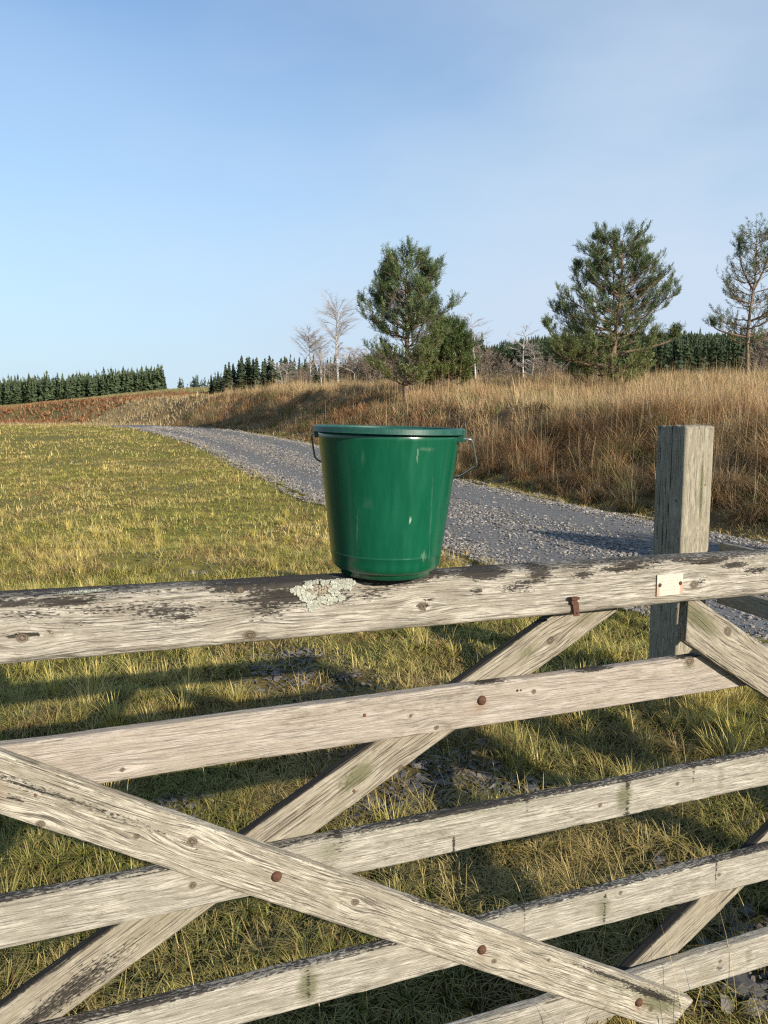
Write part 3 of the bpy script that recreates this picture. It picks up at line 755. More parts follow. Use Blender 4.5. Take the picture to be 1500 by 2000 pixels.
# ------------------------------------------------------------------ Scots pines
def pine(loc, H, prof, seed, label, density=1.0, lean=(0, 0), green=(.088, .122, .045), lead=(), trunk_r=.13, low=.12, fork=False):
    """prof: list of (height fraction, left radius, right radius) in metres, left = -X side"""
    r = rg(seed)
    t = empty('pine_tree', loc); tag(t, label, 'tree')
    hs = [p[0] for p in prof]; rl = [p[1] for p in prof]; rr_ = [p[2] for p in prof]
    zz = np.linspace(-.3, H * .985, 14)
    tx = lean[0] * (zz / H) ** 1.3 + .06 * np.sin(zz * 1.1 + seed); ty = lean[1] * zz / H + .05 * np.sin(zz * 1.7 + seed)
    tr = trunk_r * (1 - .93 * np.clip(zz / H, 0, 1) ** .8)
    V, F = tubes([(np.stack([tx, ty, zz], -1), tr)], 10)
    mesh_np('trunk', V, F, M_bark, t, smooth=True)
    paths = []; shoots = []
    def axis(h): return np.array([np.interp(h, zz, tx), np.interp(h, zz, ty), h])
    def add_shoots(pts, n, spread):
        for _ in range(n):
            k = r.uniform(.45, 1.0) ** .6 * (len(pts) - 1); i = int(min(k, len(pts) - 2)); f = k - i
            p = pts[i] * (1 - f) + pts[i + 1] * f
            d = pts[i + 1] - pts[i]; d = d / (np.linalg.norm(d) + 1e-6)
            shoots.append((p + r.normal(0, spread, 3), d))
    h = low * H
    while h < H * .97:
        nl = r.integers(4, 6)
        for j in range(nl):
            a = r.uniform(0, 6.28)
            side = (1 - math.cos(a)) / 2       # 0 = right, 1 = left
            f = h / H
            R0 = np.interp(f, hs, rr_) * (1 - side) + np.interp(f, hs, rl) * side
            R0 *= r.uniform(.68, 1.08)
            if R0 < .12: continue
            rise = (.25 + .75 * f) * R0 * r.uniform(.6, 1.15) if f > .25 else R0 * r.uniform(-.05, .28)
            p0 = axis(h); n = 7; u = np.linspace(0, 1, n)
            d = np.array([math.cos(a), math.sin(a), 0.0])
            pts = p0 + d[None] * (R0 * u)[:, None]; pts[:, 2] += rise * (.35 * u + .65 * u ** 2.2)
            pts[1:] += r.normal(0, .035 * R0 ** .5, (n - 1, 3))
            rad = (.012 + .016 * R0) * (1 - .8 * u) * (1.15 - f * .5)
            paths.append((pts, rad))
            add_shoots(pts, int(4 * R0 * density) + 2, .03)
            nb = int(4 + 4.6 * R0)
            for b in range(nb):
                k = r.uniform(.25, .98); i = int(k * (n - 1)); q0 = pts[i] + (pts[min(i + 1, n - 1)] - pts[i]) * r.uniform()
                sa = a + r.choice([-1, 1]) * r.uniform(.4, 1.1); ln = R0 * .48 * (1.15 - k) + .22 * r.uniform(.7, 1.4)
                v = np.linspace(0, 1, 4); dd = np.array([math.cos(sa), math.sin(sa), 0])
                sp_ = q0 + dd[None] * (ln * v)[:, None]; sp_[:, 2] += ln * (.15 * v + .55 * v ** 2) * r.uniform(.4, 1.2)
                paths.append((sp_, .009 * (1 - .7 * v) + .003))
                add_shoots(sp_, int((2 + 6 * ln) * density), .035)
        h += H * r.uniform(.042, .07)
    for (lx, ly, hb, ht) in lead:         # extra leaders / upswept limbs
        p0 = axis(hb * H); p1 = np.array([lx, ly, ht * H]); u = np.linspace(0, 1, 7)
        pts = p0 * (1 - u)[:, None] + p1 * u[:, None]; pts[:, 0] += (lx - p0[0]) * .35 * np.sin(u * math.pi); 
        paths.append((pts, .045 * (1 - .85 * u) + .006))
        for m in range(14):
            k = r.uniform(.25, 1); q0 = p0 * (1 - k) + p1 * k; q0[0] += (lx - p0[0]) * .35 * math.sin(k * math.pi)
            a = r.uniform(0, 6.28); ln = r.uniform(.25, .6) * (1.25 - k); v = np.linspace(0, 1, 4)
            sp_ = q0 + np.array([math.cos(a), math.sin(a), .75])[None] * (ln * v)[:, None]
            paths.append((sp_, .008 * (1 - .7 * v) + .003)); add_shoots(sp_, int(8 * density) + 2, .04)
        add_shoots(pts, 20, .04)
    V, F = tubes(paths, 4); mesh_np('branches', V, F, M_bark, t)
    # needle shoots
    Ps = np.array([s[0] for s in shoots]); Ds = np.array([s[1] for s in shoots]); n = len(Ps)
    Ds = Ds * r.uniform(.2, .9, (n, 1)) + r.normal(0, .28, (n, 3)) + [0, 0, .75]; Ds /= np.linalg.norm(Ds, axis=1, keepdims=True)
    sl = r.uniform(.18, .38, n); nn = 15
    idx = np.repeat(np.arange(n), nn); k = np.tile(np.linspace(.0, 1, nn), n)
    base = Ps[idx] + Ds[idx] * (sl[idx] * k)[:, None]
    rd = r.normal(0, 1, (len(idx), 3)); rd -= (rd * Ds[idx]).sum(1, keepdims=True) * Ds[idx]; rd /= np.linalg.norm(rd, axis=1, keepdims=True) + 1e-6
    nd = rd * .8 + Ds[idx] * .75; nl = r.uniform(.07, .12, len(idx))
    tip = base + nd * nl[:, None]
    sd_ = np.cross(nd, r.normal(0, 1, (len(idx), 3))); sd_ /= np.linalg.norm(sd_, axis=1, keepdims=True) + 1e-6
    w = .015
    V = np.stack([base - sd_ * w * .5, base + sd_ * w * .5, tip + sd_ * w * .35, tip - sd_ * w * .35], 1).reshape(-1, 3)
    F = np.arange(len(V)).reshape(-1, 4)
    hf = Ps[:, 2] / H
    cs = np.array(green) * r.uniform(.55, 1.5, (n, 1)) * np.array([1, 1, 1])
    yel = (np.clip(.55 - hf, 0, .5) * r.uniform(.3, 1.6, n))[:, None]
    cs = cs * (1 - yel) + np.array([.19, .19, .045]) * yel
    cc = np.repeat(cs[idx][:, None], 4, 1).reshape(-1, 3)
    mesh_np('crown', V, F, M_needle, t, col=cc)
    return t
def at(lat, Y, dz=0.0): return (lat * Y, Y, float(height(lat * Y, Y)) + dz)
# lateral scale: 1 px of the 1500 px photograph is Y/1459 m at distance Y
pine(at(.0275, 30), 5.8, [(0, 0, 0), (.13, .6, .6), (.22, 1.5, 1.0), (.32, 1.5, 1.3), (.45, 1.95, 1.7), (.58, 1.45, 1.8), (.68, 1.15, 1.5), (.8, 1.0, 1.1), (.9, .8, .8), (1, .1, .3)],
     31, 'bushy young pine with two tips standing behind the green bucket', .95, (.15, 0), lead=((-.55, .1, .66, .96), (1.05, 0, .62, .93), (.62, .2, .6, 1.0), (-.95, 0, .5, .86)), trunk_r=.15, low=.15)
pine(at(.304, 34), 6.9, [(0, 0, 0), (.06, 2.3, 1.6), (.16, 2.6, 2.0), (.24, 2.6, 1.7), (.34, 2.4, 2.0), (.44, 2.6, 2.7), (.55, 1.9, 2.1), (.68, 1.55, 1.7), (.8, 1.6, 1.3), (.9, 1.0, 1.0), (1, .35, .5)],
     47, 'largest broad pine with dense low branches on top of the bank', 1.0, (.3, 0), lead=((-2.95, .1, .22, .46), (2.75, 0, .25, .40), (-.8, .2, .6, 1.0), (-1.75, 0, .5, .80), (.85, 0, .6, .92), (-.2, -.3, .4, .97)), trunk_r=.17, low=.05)
pine(at(.481, 34), 6.9, [(0, 0, 0), (.2, .25, .3), (.3, 1.2, .9), (.4, 1.4, 1.3), (.5, 1.1, 1.2), (.6, 1.15, 1.4), (.72, .95, 1.1), (.85, .8, .85), (.95, .5, .5), (1, .2, .2)],
     59, 'slender pine with bare lower trunk and open crown at the far right', .34, (.15, 0), lead=((.75, .1, .6, .97), (-1.6, 0, .30, .40), (-.6, 0, .6, .93)), trunk_r=.12, low=.26)
pine(at(.084, 33), 2.9, [(0, .2, .2), (.1, 1.0, 1.0), (.3, 1.15, 1.1), (.5, .9, .85), (.7, .6, .65), (.9, .3, .3), (1, .1, .1)],
     63, 'low bushy dark pine just right of the young pine behind the bucket', 1.3, (.1, 0), green=(.06, .09, .025), trunk_r=.08, low=.12)

# ------------------------------------------------------------------ bare birches and scrub
def bare_tree(name, loc, H, W, seed, label, cat='tree', group=None, stem=1, crown0=.25, twigs=9, mat=None, droop=.2, tr=.07, cat_mat=None, top=False, tw=.007, up=1.0, nbm=1.0):
    r = rg(seed); t = empty(name, loc); tag(t, label, cat, group)
    stems, br = [], []
    for s in range(stem):
        lx, ly = (r.normal(0, .12 * W), r.normal(0, .1 * W)) if stem > 1 else (r.normal(0, .05 * H), 0)
        z = np.linspace(-.2, H * (1 if s == 0 else r.uniform(.75, .95)), 12); u = np.clip(z / H, 0, 1)
        pts = np.stack([lx * u * 1.6 + .04 * H * np.sin(u * 5 + seed + s) * .4, ly * u + .02 * np.sin(u * 7), z], -1)
        if stem > 1: pts[:, 0] += r.uniform(-.12, .12)
        stems.append((pts, tr * (1 - .9 * u) + .006))
        nb = int((16 + 2.5 * H) * nbm)
        for b in range(nb):
            f = crown0 + (1 - crown0) * r.uniform() ** .85
            p0 = np.array([np.interp(f * H, z, pts[:, i]) for i in range(3)])
            a = r.uniform(0, 6.28); env = math.sin(math.pi * min(1, max(.08, (f - crown0 * .7) / (1.08 - crown0 * .7)))) ** .7
            if top: env = 1.0 if f > .6 else .3
            ln = W * .55 * env * r.uniform(.5, 1.1) + .12
            v = np.linspace(0, 1, 6); rise = r.uniform(.35, .9) * up
            bp = p0 + np.array([math.cos(a), math.sin(a), 0])[None] * (ln * v)[:, None]; bp[:, 2] += ln * (rise * v - droop * v ** 3)
            bp[1:] += r.normal(0, .02 * H ** .5, (5, 3)) * .5
            br.append((bp, (.010 + .006 * ln) * (1 - .75 * v) + .002))
            for q_ in range(twigs):
                k = r.uniform(.15, 1); i = min(int(k * 5), 4); q0 = bp[i] + (bp[i + 1] - bp[i]) * (k * 5 - i)
                a2 = a + r.normal(0, .9); l2 = ln * r.uniform(.2, .5) + .08; v2 = np.linspace(0, 1, 4)
                tp = q0 + np.array([math.cos(a2), math.sin(a2), r.uniform(.1, .9)])[None] * (l2 * v2)[:, None]; tp[:, 2] -= droop * l2 * v2 ** 2
                br.append((tp, tw * (1 - .6 * v2)))
    V, F = tubes(stems, 7); mesh_np('trunk', V, F, mat or M_birch, t, smooth=True)
    V, F = tubes(br, 3); mesh_np('branches', V, F, cat_mat or M_twig, t)
    return t
def latpx(px): return (px - 750) / 1459.0
B = bare_tree
B('birch_tree', at(latpx(660), 58), 6.3, 2.6, 71, 'tall thin white birch with a high bare crown, left of the bushy young pine', crown0=.40, twigs=30, tr=.11, top=True, tw=.006, nbm=1.7, up=1.5)
B('birch_tree', at(latpx(613), 62), 5.0, 2.8, 72, 'leaning bare birch left of the tall white birch', crown0=.25, twigs=26, tr=.08, tw=.006, nbm=1.6, up=1.5)
B('birch_tree', at(latpx(632), 64), 4.6, 2.4, 73, 'pinkish bare birch between the leaning and the tall birch', crown0=.3, twigs=26, tr=.07, tw=.006, nbm=1.6, up=1.5)
B('birch_tree', at(latpx(691), 55), 3.3, 2.2, 74, 'short bare birch right of the tall white birch', crown0=.2, twigs=12, tr=.06, tw=.009)
B('birch_tree', at(latpx(556), 70), 3.1, 2.4, 75, 'small pale birch at the right edge of the spruce clump', crown0=.2, twigs=12, tr=.06, stem=2, tw=.010)
B('birch_tree', at(latpx(926), 48), 4.4, 2.2, 76, 'bare birch with upright twigs right of the low dark pine', crown0=.3, twigs=14, tr=.07, tw=.009)
B('birch_tree', at(latpx(1018), 50), 3.6, 1.8, 77, 'pale bare birch standing alone in front of the plantation', crown0=.2, twigs=12, tr=.07, tw=.008)
B('birch_tree', at(latpx(1038), 50), 2.5, 1.3, 78, 'short pale birch just right of the lone birch before the plantation', crown0=.2, twigs=10, tr=.05, stem=2, tw=.008)
sc = [(578, 62, 1.9), (596, 60, 2.0), (646, 60, 2.4), (672, 56, 2.3), (704, 52, 2.4), (722, 50, 2.4), (742, 50, 2.3), (762, 52, 2.0), (816, 48, 1.6), (842, 46, 1.6), (940, 50, 2.8), (958, 52, 2.4), (990, 54, 1.6), (1060, 50, 1.6), (1086, 52, 1.5), (1482, 44, 2.9), (1500, 42, 2.6), (1466, 47, 2.0)]
near_ = ['left of the birches', 'under the birches', 'between the birches', 'below the tall white birch', 'left of the young pine', 'close left of the young pine', 'behind the left boughs of the young pine', 'behind the trunk of the young pine', 'right of the young pine trunk', 'under the low dark pine', 'right of the low dark pine', 'second right of the low dark pine', 'left of the lone pale birch', 'right of the lone pale birch', 'left of the broad pine', 'behind the slender pine at the right edge', 'outermost at the right edge behind the slender pine', 'left of the slender pine trunk']
for i, (px, Y, h) in enumerate(sc):
    B('bare_shrub', at(latpx(px), Y), h * .85, 1.2, 90 + i, 'leafless reddish brown shrub ' + near_[i], 'shrub', 'leafless shrubs among the trees', stem=4, crown0=.05, twigs=12, mat=M_scrub, cat_mat=M_scrub, tr=.03, droop=.05, tw=.010, up=2.2, nbm=.7)

# ------------------------------------------------------------------ timber
def board(name, parent, p0, p1, h0, h1, th, front, mat, seed, knots=(), darks=(), greens=(), rust=(), topdark=0.0, edgedark=0.0, cut0=0.0, cut1=0.0, round_=.006, lowdark=0.0, to_local=None, du=.005, step=.0035, label=None, greenall=0.0, crown=0.0):
    """p0,p1: (s,z) of the centreline ends in the plane of the front face; front = distance of that face towards the viewer.
    marks are given in (s,z) and turned to board coordinates."""
    p0 = np.array(p0, float); p1 = np.array(p1, float); L_ = np.linalg.norm(p1 - p0); e = (p1 - p0) / L_; f = np.array([-e[1], e[0]])
    if f[1] < 0: f = -f
    def loc(pt): d = np.array(pt) - p0; return d @ e, d @ f
    nu = int(L_ / du) + 1; u = np.linspace(0, L_, nu)
    hm = max(h0, h1)
    nf = int(hm / step); nt = max(6, int(th / (step * 1.4)))
    # unit loop: (a in -1..1 across height, b in 0..1 through thickness) with side tags
    loop = []
    rr = round_
    def arc(ca, cb, a0, a1, k=5): return [(ca, cb, a0 + (a1 - a0) * i / (k - 1)) for i in range(k)]
    for i in range(1, nf): loop.append(('f', -1 + 2 * i / nf))
    P = []
    for tg, a in loop: P.append((a, 0.0, 0, 0.0, 1.0))
    # entries: (half-height coefficient, thickness coefficient, extra across, extra through, normal...)
    pts = []   # (ha, ta, dx, dt, nx, nt)
    for i in range(nf + 1):
        a = -1 + 2 * i / nf; pts.append((a, 0, -rr * a, 0, 0, 1))
    for i in range(1, 5):
        g = math.pi / 2 * i / 5; pts.append((1, 0, -rr + rr * math.sin(g), rr - rr * math.cos(g), math.sin(g), math.cos(g)))
    for i in range(nt + 1):
        b = i / nt; pts.append((1, b, 0, rr * (1 - 2 * b), 1, 0))
    for i in range(1, 5):
        g = math.pi / 2 * i / 5; pts.append((1, 1, -rr + rr * math.cos(g), -rr + rr * math.sin(g), math.cos(g), -math.sin(g)))
    nb = max(4, nf // 3)
    for i in range(nb + 1):
        a = 1 - 2 * i / nb; pts.append((a, 1, -rr * a, 0, 0, -1))
    for i in range(1, 5):
        g = math.pi / 2 * i / 5; pts.append((-1, 1, rr - rr * math.sin(g), -rr + rr * math.cos(g), -math.sin(g), -math.cos(g)))
    nt2 = max(3, nt // 2)
    for i in range(nt2 + 1):
        b = 1 - i / nt2; pts.append((-1, b, 0, rr * (1 - 2 * b), -1, 0))
    for i in range(1, 5):
        g = math.pi / 2 * i / 5; pts.append((-1, 0, rr - rr * math.cos(g), rr - rr * math.sin(g), -math.cos(g), math.sin(g)))
    pts = np.array(pts); m = len(pts)
    hh = (h0 + (h1 - h0) * u / L_) * .5
    U = np.repeat(u[:, None], m, 1)
    Vv = hh[:, None] * pts[None, :, 0] + pts[None, :, 2]
    T = th * pts[None, :, 1] + pts[None, :, 3] + 0 * U
    # irregular surface
    sx = seed * 3.17
    arris = np.abs(np.abs(pts[:, 4]) * np.abs(pts[:, 5]) * 2)[None]
    nA = (fbm(U * 9 + sx, Vv * 60, T * 60, seed, 3) - .5) * .0018
    chip = -np.clip(fbm(U * 14 + sx, Vv * 22, T * 22 + 4, seed + 3, 3) - .48, 0, 1) * .022 * (arris > .3) * arris
    off = nA + chip
    wav = (fbm(u * 1.6 + sx, 0 * u, 0, seed + 5, 2) - .5) * .006
    Vv = Vv + wav[:, None] + off * pts[None, :, 4] + crown * np.where(pts[None, :, 0] > .9, 1 - (2 * np.clip(pts[None, :, 1], 0, 1) - 1) ** 2, 0)
    T = T - off * pts[None, :, 5]
    Uo = U + np.where(U < L_ * .5, cut0, cut1) * Vv * np.where((U < .0001) | (U > L_ - .0001), 1, 0)
    # spread the skew over the last 15 cm so that no faces fold
    k0 = np.clip(1 - U / .18, 0, 1); k1 = np.clip(1 - (L_ - U) / .18, 0, 1)
    Uo = U + cut0 * Vv * k0 + cut1 * Vv * k1
    s_ = p0[0] + e[0] * Uo + f[0] * Vv; z_ = p0[1] + e[1] * Uo + f[1] * Vv; y_ = -front + T
    Vt = np.stack([s_, y_, z_], -1).reshape(-1, 3)
    # grain coordinates, warped round knots
    gv = Vv + (fbm(U * 1.2 + sx, 0 * U, 0, seed + 9, 2) - .5) * .03; kn = np.zeros_like(U)
    for (ks, kz, kr) in knots:
        ku, kv = loc((ks, kz)); du_, dv_ = (U - ku), (Vv - kv); d2 = (du_ / 1.9) ** 2 + dv_ ** 2
        gv = gv - .75 * dv_ * np.exp(-d2 / (2 * (kr * 2.2) ** 2))
        dd = np.sqrt((du_ / 1.15) ** 2 + dv_ ** 2 + (T * .8) ** 2) / kr
        kn = np.maximum(kn, np.clip(1.35 - dd * .9, 0, 1))
    dk = np.full_like(U, -.15); gn = np.full_like(U, greenall)
    lown = fbm(U * 3 + sx, Vv * 14, T * 10, seed + 21, 3)
    for (ds, dz_, ru, rv, am) in darks:
        ku, kv = loc((ds, dz_)); g = np.exp(-(((U - ku) / ru) ** 2 + ((Vv - kv) / rv) ** 2) ** .9)
        dk = np.maximum(dk, am * g - .05 + (lown - .5) * .5 * (g > .05))
    for (ds, dz_, ru, rv, am) in greens:
        ku, kv = loc((ds, dz_)); g = np.exp(-(((U - ku) / ru) ** 2 + ((Vv - kv) / rv) ** 2)); gn = np.maximum(gn, am * g)
    topn = np.clip(pts[None, :, 4], 0, 1)
    uppers = np.clip((pts[None, :, 0] - .80) / .2, 0, 1) * (pts[None, :, 5] > .4)
    dk = dk + topdark * topn * (.62 + .9 * lown) + edgedark * uppers * (lown * 1.5)
    dk = dk + lowdark * np.clip(-pts[None, :, 4], 0, 1)
    al = np.ones_like(U)
    for (ds, dz_, ru, rv, am) in rust:
        ku, kv = loc((ds, dz_)); al = np.minimum(al, 1 - am * np.exp(-(((U - ku) / ru) ** 2 + ((Vv - kv) / rv) ** 2)))
    wg = np.stack([U + seed * 7.3, gv + seed * 1.7, T], -1).reshape(-1, 3)
    wm = np.stack([dk, gn, kn, al], -1).reshape(-1, 4)
    i = np.arange(nu - 1)[:, None] * m; j = np.arange(m)[None]; j2 = (j + 1) % m
    F = [np.stack([i + j, i + m + j, i + m + j2, i + j2], -1).reshape(-1, 4)]
    # end caps as fans to a centre vertex
    c0 = Vt[:m].mean(0); c1 = Vt[-m:].mean(0); n0 = len(Vt)
    Vt = np.concatenate([Vt, [c0, c1]]); wg = np.concatenate([wg, wg[:1], wg[-m:][:1]]); wm = np.concatenate([wm, wm[:1], wm[-m:][:1]])
    jj = np.arange(m); F.append(np.stack([jj, (jj + 1) % m, np.full(m, n0)], -1)); F.append(np.stack([(jj + 1) % m + (nu - 1) * m, jj + (nu - 1) * m, np.full(m, n0 + 1)], -1))
    if to_local is not None: Vt = to_local(Vt)
    o = mesh_np(name, Vt, F, mat, parent, smooth=True, extra={'wg': ('FLOAT_VECTOR', wg), 'wm': ('FLOAT_COLOR', wm)})
    if label: o['label'] = label
    return o

gate = empty('field_gate', (0, 1.5, 0), R(20))
tag(gate, 'weathered grey wooden five-bar field gate with crossed braces and rusty bolts', 'gate')
SL, SR = -1.62, 1.72
rb = rg(900)
topknots = [(.76, 1.232, .011), (.065, 1.238, .009), (-.285, 1.212, .010), (-.67, 1.245, .010), (-.30, 1.30, .006)]
topdarks = [(-.50, 1.283, .16, .020, .62), (-.66, 1.285, .08, .018, .6), (-.42, 1.262, .05, .018, .55), (-.25, 1.262, .05, .03, .6), (-.22, 1.285, .10, .026, 1.0), (-.13, 1.272, .06, .018, .75), (-.31, 1.300, .06, .012, .8), (-.60, 1.300, .07, .009, 1.1), (-.44, 1.272, .10, .014, .72), (-.58, 1.262, .05, .010, .55), (.02, 1.297, .09, .014, .85),
            (.21, 1.292, .06, .012, 1.1), (.34, 1.285, .04, .016, 1.0), (.45, 1.278, .04, .014, .7), (.56, 1.284, .09, .006, .9), (.19, 1.262, .02, .012, .7), (.88, 1.272, .05, .010, .9), (.95, 1.255, .06, .012, .7), (.80, 1.284, .06, .006, 1.0),
            (.78, 1.235, .015, .018, .6), (.28, 1.262, .05, .014, .65), (.07, 1.240, .018, .010, .7), (-.9, 1.28, .1, .03, .7), (-.04, 1.275, .05, .02, .55)]
for k in range(14): topdarks.append((rb.uniform(SL, SR), rb.uniform(1.25, 1.305), rb.uniform(.015, .07), rb.uniform(.003, .008), rb.uniform(.6, 1.1)))
board('top_rail', gate, (SL, 1.266), (SR, 1.232), .122, .098, .078, .045, M_wood, 1, topknots, topdarks, [(-.5, 1.28, .2, .03, .35), (.5, 1.27, .3, .01, .25), (-.285, 1.212, .02, .01, 1.0)],
      [(.655, 1.225, .004, .02, .6), (.428, 1.215, .02, .02, .25)], topdark=.50, edgedark=.0, round_=.011, crown=.002)
def streaks(z0, z1, xs, amt=.9): return [(x, z, w, .012, amt * rb.uniform(.8, 1.1)) for x, w in xs for z in np.arange(z0, z1, .012)]
board('rail', gate, (SL, .992), (SR, .992), .098, .096, .03, 0, M_wood_pink, 2, [(.12, .955, .006), (.80, 1.028, .013), (1.05, 1.0, .010), (-.52, .965, .005), (.36, 1.006, .006), (.06, .99, .004)],
      [(.52, 1.037, .05, .004, .9), (.25, 1.039, .04, .003, .9), (.80, 1.040, .05, .006, .9)], [(.80, 1.02, .03, .02, .8)], [(.222, .988, .022, .012, .55)], topdark=.10, label='pinkish grey rail, second from the top', round_=.005)
board('rail', gate, (SL, .706), (SR, .704), .094, .092, .03, 0, M_wood_grey, 3, [(-.40, .708, .008), (.55, .70, .006), (.78, .715, .006)],
      streaks(.665, .748, [(.63, .010)], .72) + streaks(.665, .70, [(.165, .004)], 1.0) + streaks(.72, .748, [(.35, .006), (.83, .006), (-.1, .01)], .6) + [(-.1, .735, .05, .012, .6)],
      [(.62, .71, .03, .05, .9), (.2, .745, .5, .012, .55), (-.12, .72, .06, .05, .6), (1.0, .74, .2, .012, .5), (-.4, .72, .05, .05, .45), (.92, .70, .02, .05, .6)], topdark=.62, edgedark=.35, round_=.005)
board('rail', gate, (SL, .430), (SR, .431), .096, .094, .03, 0, M_wood_grey, 4, [(.62, .46, .006), (.93, .44, .006)],
      streaks(.40, .472, [(.575, .007), (-.17, .009)], .8) + streaks(.42, .472, [(.92, .004), (.35, .004)], .8), [(-.17, .43, .03, .05, .9), (.57, .43, .03, .05, .7), (.2, .47, .5, .01, .5), (.33, .43, .02, .05, .4)], topdark=.60, edgedark=.35, round_=.005)
board('rail', gate, (SL, .177), (SR, .178), .098, .096, .03, 0, M_wood_grey, 5, [(.95, .19, .006)], [(.95, .17, .02, .02, .6)], [(.9, .18, .1, .05, .5), (1.05, .18, .02, .05, .6), (.3, .18, .3, .05, .5)], topdark=.25, round_=.005, greenall=.15)
# front braces run over the bars, rear braces behind them
def brace(nm, s0, z0, s1, z1, w, front, mat, seed, **k): return board(nm, gate, (s0, z0), (s1, z1), w, w, .028, front, mat, seed, **k)
brace('brace', -1.00, 1.150, .800, .098, .098, .0285, M_wood_fib, 6, knots=[(-.457, .758, .009), (-.40, .815, .010), (-.075, .615, .009), (.255, .395, .007), (-.66, .90, .008), (.705, .145, .008), (-.50, .845, .006), (.40, .36, .005), (-.60,.80,.006)],
      darks=[(-.40, .81, .03, .01, .6), (.55, .285, .16, .006, .9), (.70, .19, .10, .01, .95), (.10, .565, .07, .004, .7), (-.6, .93, .25, .008, .55), (-.70, .955, .02, .006, .7)], greens=[(.72, .16, .10, .04, .9), (.62, .23, .2, .02, .6), (-.5, .86, .3, .03, .3)],
      rust=[(.668, .165, .022, .016, .5), (.228, .42, .016, .014, .35), (-.235, .70, .012, .010, .3), (-.725, .965, .012, .02, .5)], edgedark=.18, topdark=.15, cut1=.35, cut0=.5, round_=.004, label='long diagonal brace bolted across the front of the bars')
brace('brace', .76, 1.150, 1.72, .545, .105, .0285, M_wood_brown, 7, knots=[(.89, 1.10, .012)], greens=[(.80, 1.14, .10, .03, .9), (.9, 1.08, .2, .04, .35)], cut0=-.6, topdark=-.1, round_=.004, lowdark=.2, label='right front brace rising to the underside of the top rail')
brace('brace', -1.42, .10, .60, 1.215, .094, -.031, M_wood_brown, 8, knots=[(.05, .86, .008), (.42, 1.11, .010)], darks=[(-.08, .85, .06, .02, .5), (-.62, .53, .12, .03, .8), (-.7, .48, .2, .02, .8)], greens=[(-.05, .86, .06, .03, .9), (.36, 1.09, .05, .02, .7), (.52, 1.16, .08, .03, .6), (-.5, .6, .2, .04, .5), (-.25, .74, .1, .03, .4)], topdark=1.0, cut1=.5, round_=.004, label='dark-edged brace running behind the bars')
brace('brace', .555, .09, 1.72, .835, .085, -.031, M_wood_brown, 9, darks=[(.75, .22, .1, .01, .6)], topdark=1.0, greens=[(.8, .26, .2, .03, .4)], round_=.004, label='lower right brace behind the bars')
# stiles at both ends
def stile(s, seed):
    o = board('stile', None, (0, 0), (0, 1.22), .11, .11, .075, .04, M_wood, seed, topdark=.4)
    o.parent = gate; o.location = (s, 0, .06); return o
stile(SL - .045, 10); stile(SR + .045, 12)

def dome(name, s, z, y, r_, hgt, mat, seed=0):
    prof = [(r_ * 1.0, 0), (r_ * .98, hgt * .25), (r_ * .88, hgt * .52), (r_ * .68, hgt * .78), (r_ * .38, hgt * .94), (.0004, hgt)]
    V, F = lathe(prof, 20)
    rr = rg(seed); V = V * (1 + rr.normal(0, .012, V.shape))
    W = np.stack([V[:, 0], -V[:, 2], V[:, 1]], -1)
    o = mesh_np(name, W, F, mat, gate, smooth=True); o.location = (s, -y, z); return o
for i, (s, z, y) in enumerate(((.229, 1.003, 0.0), (-.239, .709, .0285), (.224, .432, .0285), (.665, .177, .0285))):
    b = dome('bolt', s, z, y - .001, .0112, .009, M_rust, i)
for i, (s, z, y, rr_) in enumerate(((-.043, 1.006, .0, .0045), (-.057, .828, -.031, .004), (-.665, .955, .0285, .003))):
    dome('nail_head', s, z, y - .001, rr_, .003, M_rustdark, 40 + i)
dome('bolt_hole', .318, 1.014, -.0004, .004, .001, M_hole, 50)
dome('bolt_hole', .327, 1.0135, -.0004, .003, .001, M_hole, 51)
# number plate: small pale metal tag, its print weathered to faint lines
def plate():
    m, t, out = newmat('faded_tag'); q = NT(t)
    o = q.n('ShaderNodeTexCoord').outputs['Object']
    sx = q.n('ShaderNodeSeparateXYZ', {0: o})
    ln = q.math('SINE', q.math('MULTIPLY', sx.outputs['Z'], 900.0))
    word = q.noise(q.scale(o, (420, 1, 60)), 1, 2, .6)
    k = q.math('MULTIPLY', q.rng(ln, .2, .8), q.rng(word, .48, .6))
    c = q.mix(q.math('MULTIPLY', k, .7), (.48, .44, .37), (.27, .24, .20))
    c = q.mix(q.math('MULTIPLY', q.rng(q.noise(o, 80, 4, .6), .5, .75), .4), c, (.50, .42, .32))
    ax = q.math('ABSOLUTE', sx.outputs['X'])
    side = q.math('MULTIPLY', q.rng(ax, .027, .031), q.rng(sx.outputs['Z'], .006, -.002))
    c = q.mix(q.math('MULTIPLY', side, .6), c, (.36, .17, .08))
    q.pbr(out, c, .55, None, .4, .2)
    V, F = box_np(0, 0, 0, .074, .002, .050)
    o = mesh_np('number_plate', V, F, m, gate); o.location = (.688, -.0470, 1.2385); o.rotation_euler = (0, R(-.6), 0)
    o['label'] = 'small pale metal tag with worn print held by two rusty nails'
    for sx_ in (-.029, .030):
        b = dome('nail_head', 0, 0, 0, .0048, .0028, M_rust, 60); b.parent = o; b.location = (sx_, -.0008, .001)
plate()
